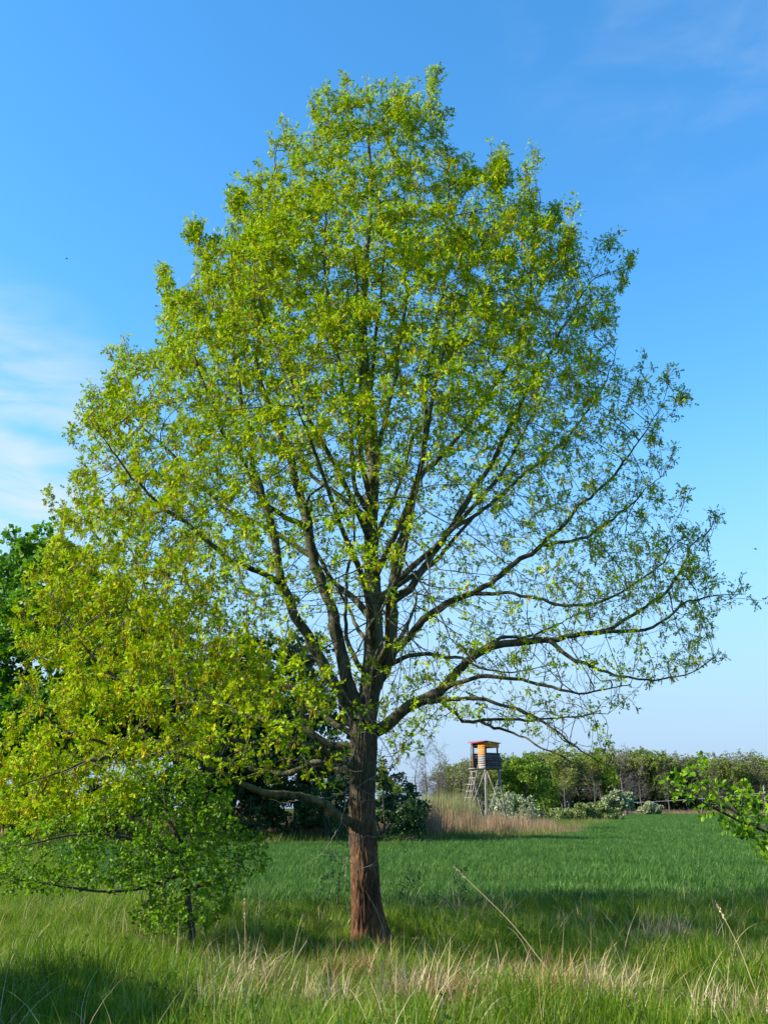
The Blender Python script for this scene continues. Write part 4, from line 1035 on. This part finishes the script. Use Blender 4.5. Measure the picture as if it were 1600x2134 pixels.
def ground_pix(px, py):
    dv = pix_dir(px, py); t = -EYE / dv.z
    return np.array([dv.x * t, dv.y * t, 0.0])
STALK = [((1195, 2085), (962, 1822), .4, 'longest dry stalk, leaning left across the dark shade band'), ((812, 1972), (761, 1856), -.45, 'thin straw stalk leaning against the front of the oak trunk'), ((1590, 2105), (1504, 1905), .2, 'tall straight stalk leaning left near the right edge'),
         ((1290, 2020), (1330, 1890), .0, 'curved green-tan stalk in the shade band, bending right'), ((1385, 2000), (1400, 1900), .0, 'short dry stalk beside the tall dry tussock in the shade'), ((590, 2075), (640, 1960), .0, 'slanting pale stalk between the hawthorn and the trunk'),
         ((430, 2010), (460, 1905), .0, 'slanting pale stalk right beside the hawthorn stem'), ((1230, 2050), (1285, 1965), .0, 'bent straw stalk in the sunny grass, mid right'), ((1515, 2110), (1520, 1995), .0, 'short upright pale stalk in the lower right corner'), ((512, 2060), (510, 1900), .0, 'upright thin brown stalk left of the trunk')]
for q, (a0, a1, dd, lab) in enumerate(STALK):
    g = ground_pix(*a0); e = P(a1[0], a1[1], g[1] + dd)
    mid = g + (e - g) * .55 + np.array([.0, 0, .06])
    sp = catmull(np.array([g, g + (e - g) * .25 + np.array([0, 0, .02]), mid, e]), .05)
    root = empty('dry_stalk', g, lab, 'stalk', 'tall single dry stalks')
    n = len(sp)
    link('stem', tube_mesh('stem', sp - g, np.arange(n) - 1, np.linspace(.0052, .0026, n), np.arange(1, n), 5, M['straw']), root)
    if q not in (0, 2, 9): continue
    hd = norm(sp[-1] - sp[-4])
    hp = sp[-1][None] + hd[None] * np.linspace(-.06, .10, 26)[:, None]
    rr_ = np.random.default_rng(q)
    link('seed_head', leaf_mesh('seed_head', hp - g, norm(hd[None] + .5 * rand_dirs(26, rr_)), rand_dirs(26, rr_), np.full(26, .024), QUAD_LEAF, M['straw']), root, 'stuff')

# ------------------------------------------------------------------ the hunting tower
def plank_mat(name, cols, rough=.8):
    m, nt, out = new_mat(name)
    tc = nt.nodes.new('ShaderNodeTexCoord')
    mp = nt.nodes.new('ShaderNodeMapping'); mp.inputs['Scale'].default_value = (2, 2, 30)
    nt.links.new(tc.outputs['Object'], mp.inputs[0])
    nz = nt.nodes.new('ShaderNodeTexNoise'); nz.inputs['Scale'].default_value = 2; nz.inputs['Detail'].default_value = 5
    nt.links.new(mp.outputs[0], nz.inputs['Vector'])
    oi = nt.nodes.new('ShaderNodeObjectInfo')
    ad = nt.nodes.new('ShaderNodeMath'); ad.operation = 'MULTIPLY_ADD'; nt.links.new(oi.outputs['Random'], ad.inputs[0]); ad.inputs[1].default_value = .5; ad.inputs[2].default_value = -.25
    a2 = nt.nodes.new('ShaderNodeMath'); a2.operation = 'ADD'; nt.links.new(ad.outputs[0], a2.inputs[0]); nt.links.new(nz.outputs[0], a2.inputs[1])
    c = ramp(nt, a2.outputs[0], cols)
    b = nt.nodes.new('ShaderNodeBsdfPrincipled'); b.inputs['Roughness'].default_value = rough; b.inputs['Specular IOR Level'].default_value = .2
    nt.links.new(c, b.inputs['Base Color']); nt.links.new(b.outputs[0], out.inputs['Surface'])
    return m
M['grey_wood'] = plank_mat('weathered_wood', [(.25, (.15, .135, .125)), (.7, (.30, .275, .255))])
M['dark_wood'] = plank_mat('shade_darkened_wood', [(.25, (.045, .042, .045)), (.7, (.095, .088, .088))])  # shade on the walls turned from the sun is put into this colour
M['orange_wood'] = plank_mat('fresh_orange_wood', [(.25, (.50, .17, .03)), (.7, (.66, .27, .055))])
M['pole_wood'] = plank_mat('peeled_pole', [(.25, (.15, .135, .11)), (.7, (.28, .25, .205))])
M['brown_wood'] = plank_mat('brown_wood', [(.25, (.11, .055, .03)), (.7, (.2, .11, .06))])
M['red_roof'] = plank_mat('red_roof_felt', [(.25, (.17, .028, .035)), (.7, (.28, .06, .065))], .6)
def box_between(p0, p1, w, h, up=(0, 0, 1)):
    p0, p1 = np.array(p0, float), np.array(p1, float)
    d = norm(p1 - p0); s = norm(np.cross(d, np.array(up, float))); u2 = np.cross(s, d)
    v = []
    for p in (p0, p1):
        for a, b in ((-1, -1), (1, -1), (1, 1), (-1, 1)):
            v.append(p + s * a * w / 2 + u2 * b * h / 2)
    f = np.array([(0, 1, 2, 3), (7, 6, 5, 4), (0, 4, 5, 1), (1, 5, 6, 2), (2, 6, 7, 3), (3, 7, 4, 0)])
    return np.array(v), f
def beam(name, p0, p1, w, h, mat, parent, up=(0, 0, 1)):
    v, f = box_between(p0, p1, w, h, up)
    return link(name, np_mesh(name, v, f, M[mat]), parent)
def pole(name, p0, p1, r0, r1, mat, parent, k=8):
    p0, p1 = np.array(p0, float), np.array(p1, float)
    t = np.linspace(0, 1, 5)[:, None]
    pts = p0 + (p1 - p0) * t
    pts[1:4] += np.random.default_rng(int(abs(p0[0] * 977 + p1[2] * 313)) % 9973).normal(size=(3, 3)) * .008
    v = []
    a, b = frames((p1 - p0)[None], ref=(.3, .2, .1) if abs((p1 - p0)[2]) > 1e-6 else (0, 0, 1)); a, b = a[0], b[0]
    for i in range(5):
        rr_ = r0 + (r1 - r0) * i / 4
        for j in range(k):
            an = j * 2 * math.pi / k
            v.append(pts[i] + rr_ * (math.cos(an) * a + math.sin(an) * b))
    f = np.array([(i * k + j, i * k + (j + 1) % k, (i + 1) * k + (j + 1) % k, (i + 1) * k + j) for i in range(4) for j in range(k)])
    caps = [np.array([list(range(k))[::-1]]), np.array([[4 * k + j for j in range(k)]])]
    return link(name, np_mesh(name, np.array(v), [f] + caps, M[mat]), parent)
TY = 66.0
tb = ground_at(1015.5, TY)
tower = empty('hunting_tower', tb, 'wooden hunting tower on splayed poles with ladder, orange and grey plank cabin and red roof', 'hunting tower')
tower.rotation_euler = (0, 0, R(37))
# local axes: corner N (near) at (-h,-h); right wall runs along +x at y=-h, left wall runs along +y at x=-h
hc, zf, zt = .60, 3.95, 5.60
def corner(sx, sy, z):
    s = hc - .02 if z >= zf else hc + (zf - z) * .085
    return np.array([sx * s, sy * s, z])
for sx, sy in ((-1, -1), (1, -1), (1, 1), (-1, 1)):
    pole('leg', corner(sx, sy, -.2), corner(sx * .94, sy * .94, zf - .01), .060, .052, 'pole_wood', tower)
for (a, b) in (((-1, -1), (1, -1)), ((1, -1), (1, 1)), ((1, 1), (-1, 1)), ((-1, 1), (-1, -1))):
    off = np.array([(a[0] + b[0]) * .05, (a[1] + b[1]) * .05, 0])
    pole('brace', corner(*a, .75) + off, corner(*b, zf - .12) + off * .3, .032, .026, 'pole_wood', tower)
    pole('brace', corner(*b, .75) + off * 1.8, corner(*a, zf - .12) + off * 1.4, .032, .026, 'pole_wood', tower)
pole('brace', corner(-1, 1, .95) + np.array([-.16, 0, 0]), corner(-1, -1, .7) + np.array([-.16, -.05, 0]), .03, .03, 'pole_wood', tower)
for j in range(7):
    y = -hc + .09 + j * (2 * hc - .18) / 6
    beam('floor_board', (-hc - .04, y, zf + .02), (hc + .04, y, zf + .02), .19, .04, 'dark_wood', tower)
post = [beam('corner_post', (sx * (hc - .06), sy * (hc - .06), zf + .05), (sx * (hc - .06), sy * (hc - .06), zt - .02), .08, .08, 'brown_wood', tower, up=(0, 1, 0)) for sx in (-1, 1) for sy in (-1, 1)]
wall_z = np.linspace(zf + .045, zf + 1.02, 8)
flare = lambda z: .20 * (1 - (z - zf) / 1.65)
for i in range(7):                                   # dark planks: near right wall, far right wall, back wall
    z0, z1 = wall_z[i] + .005, wall_z[i + 1] - .006
    zm, hh = (z0 + z1) / 2, z1 - z0
    x1 = hc + .02 + flare(zm); x0 = -hc - .0
    beam('plank', (x0 + .03, -hc - .015, zm), (x1, -hc - .015, zm), .028, hh, 'dark_wood', tower)
    beam('plank', (hc + .006 + flare(zm), -hc + .01, zm), (hc + .006 + flare(zm), hc - .01, zm), .026, hh, 'dark_wood', tower)
    beam('plank', (-hc + .03, hc + .012, zm), (hc - .03, hc + .012, zm), .028, hh, 'brown_wood', tower)
    beam('plank', (-hc - .012, -hc - .03, zm), (-hc - .012, -hc + .62, zm), .028, hh, 'grey_wood' if i < 6 else 'orange_wood', tower)
for i in range(5):                                   # orange planks over the grey ones on the sunny wall
    z0 = zf + 1.025 + i * .115; zm = z0 + .053
    beam('plank', (-hc - .012, -hc - .03, zm), (-hc - .012, -hc + .62, zm), .028, .108, 'orange_wood', tower)
for i in range(2):                                   # orange boards under the eaves
    zm = zt - .07 - i * .155
    beam('plank', (-hc + .03, -hc - .015, zm), (hc + .02, -hc - .015, zm), .028, .148, 'orange_wood', tower)
    beam('plank', (hc + .012, -hc + .01, zm), (hc + .012, hc, zm), .028, .148, 'orange_wood', tower)
    beam('plank', (-hc + .03, hc + .012, zm), (hc - .01, hc + .012, zm), .028, .148, 'brown_wood', tower)
# roof: two felted halves, slightly pitched to the left and right, with a thin edge board
rv = np.array([(-hc - .22, -hc - .10, zt + .03), (-hc - .22, hc + .14, zt + .03), (-hc + .03, hc + .15, zt + .10), (-hc + .03, -hc - .12, zt + .10), (hc + .13, hc + .14, zt + .0), (hc + .13, -hc - .10, zt + .0)])
rvv = np.concatenate([rv, rv - np.array([0, 0, .05])])
rf = np.array([(0, 3, 2, 1), (3, 5, 4, 2), (6, 7, 8, 9), (9, 8, 10, 11), (0, 1, 7, 6), (1, 2, 8, 7), (2, 4, 10, 8), (4, 5, 11, 10), (5, 3, 9, 11), (3, 0, 6, 9)])
link('roof', np_mesh('roof', rvv, rf, M['red_roof']), tower)
# ladder on the left wall, leaning out, one rail running up as a handrail
la, lb = np.array([-hc - .08, hc - .10, zf + .05]), np.array([-hc - .08, hc - .58, zf + .05])
ga, gb = np.array([-hc - 1.35, hc + .0, .0]), np.array([-hc - 1.35, hc - .58, .0])
pole('ladder_rail', ga, la + (la - ga) * .0, .04, .035, 'pole_wood', tower); pole('ladder_rail', gb, lb + (lb - gb) * .14, .04, .033, 'pole_wood', tower)
pole('handrail', la + np.array([-.12, .06, -.1]), (-hc - .05, hc + .02, zt - .03), .036, .03, 'pole_wood', tower)
for i in range(10):
    t = .05 + i * .1
    p_, q_ = ga + (la - ga) * t, gb + (lb - gb) * t
    e_ = norm(p_ - q_) * .09
    pole('rung', p_ + e_ + np.array([-.05, 0, .02]), q_ - e_ + np.array([-.05, 0, .02]), .026, .026, 'pole_wood', tower, 6)
beam('landing_board', (-hc - .16, hc + .05, zf + .05), (-hc - .16, -hc + .64, zf + .05), .2, .05, 'pole_wood', tower)
# low rail beside the tower
rail = empty('low_rail', ground_at(1052, 63), 'low wooden rail in the dry reeds, right foot of the hunting tower', 'rail')
for x in (-.45, .45): pole('post', (x, 0, -.1), (x, 0, .85), .04, .035, 'pole_wood', rail)
pole('bar', (-.75, -.06, .80), (.75, -.06, .78), .035, .03, 'pole_wood', rail); pole('bar', (-.75, -.06, .55), (.75, -.06, .56), .03, .03, 'pole_wood', rail)

# ------------------------------------------------------------------ wire on posts before the wood, birds
pp_ = ground_at(1597, 160); p2 = ground_at(1275, 226)
M['wire'] = plank_mat('wire', [(.3, (.35, .36, .37)), (.7, (.45, .46, .47))], .5)
for b_, h_, lab in ((pp_, 4.9, 'pale wooden post carrying the thin wire at the right edge'), (p2, 3.4, 'wooden post at the far left end of the thin wire, by the blossoming shrub')):
    root = empty('wire_post', b_, lab, 'post', 'posts of the thin wire')
    pole('post', (0, 0, -.2), (0, 0, h_), .13, .10, 'pole_wood', root)
    beam('crossbar', (-.8, -.12, h_ - 1.2), (.8, -.12, h_ - 1.2), .1, .14, 'brown_wood', root)
t_ = np.linspace(0, 1, 25)[:, None]
w0, w1 = pp_ + np.array([0, -.14, 3.85]), p2 + np.array([0, -.14, 2.65])
wpts = w0 + (w1 - w0) * t_; wpts[:, 2] -= 1.0 * (t_[:, 0] * (1 - t_[:, 0])) * 1.2
o = link('wire', tube_mesh('wire', wpts, np.arange(25) - 1, np.full(25, .022), np.arange(1, 25), 5, M['wire']))
tag(o, 'thin pale wire running between posts in front of the far wood', 'wire')
M['bird'] = plank_mat('bird_plumage', [(.3, (.03, .028, .03)), (.7, (.06, .055, .06))])
def bird(px, py, Y, span, rz, lab):
    c = P(px, py, Y)
    root = empty('bird', c, lab, 'bird', 'birds in the sky')
    root.rotation_euler = (0, R(12), rz)
    t = np.linspace(-1, 1, 9); rr_ = np.array([.004, .03, .055, .07, .075, .065, .045, .03, .004]) * span * 1.6
    sp = np.stack([t * .38 * span, np.zeros(9), np.zeros(9)], 1)
    link('body', tube_mesh('body', sp, np.arange(9) - 1, rr_, np.arange(1, 9), 8, M['bird']), root)
    for s in (-1, 1):
        top = np.array([(.14, 0, .0), (.12, .22 * s, .09), (-.02, .5 * s, .05), (-.10, .22 * s, .07), (-.12, .02 * s, 0)]) * span
        v = np.concatenate([top, top - np.array([0, 0, .012 * span])])
        f5 = np.array([(0, 1, 2, 3, 4), (9, 8, 7, 6, 5)]); f4 = np.array([(i, (i + 1) % 5, (i + 1) % 5 + 5, i + 5) for i in range(5)])
        link('wing', np_mesh('wing', v, [f5, f4], M['bird']), root)
bird(140, 539, 70, .30, R(10), 'tiny dark bird high in the blue sky on the left')
bird(1573, 1144, 60, .32, R(-20), 'tiny dark bird in the sky at the right edge')
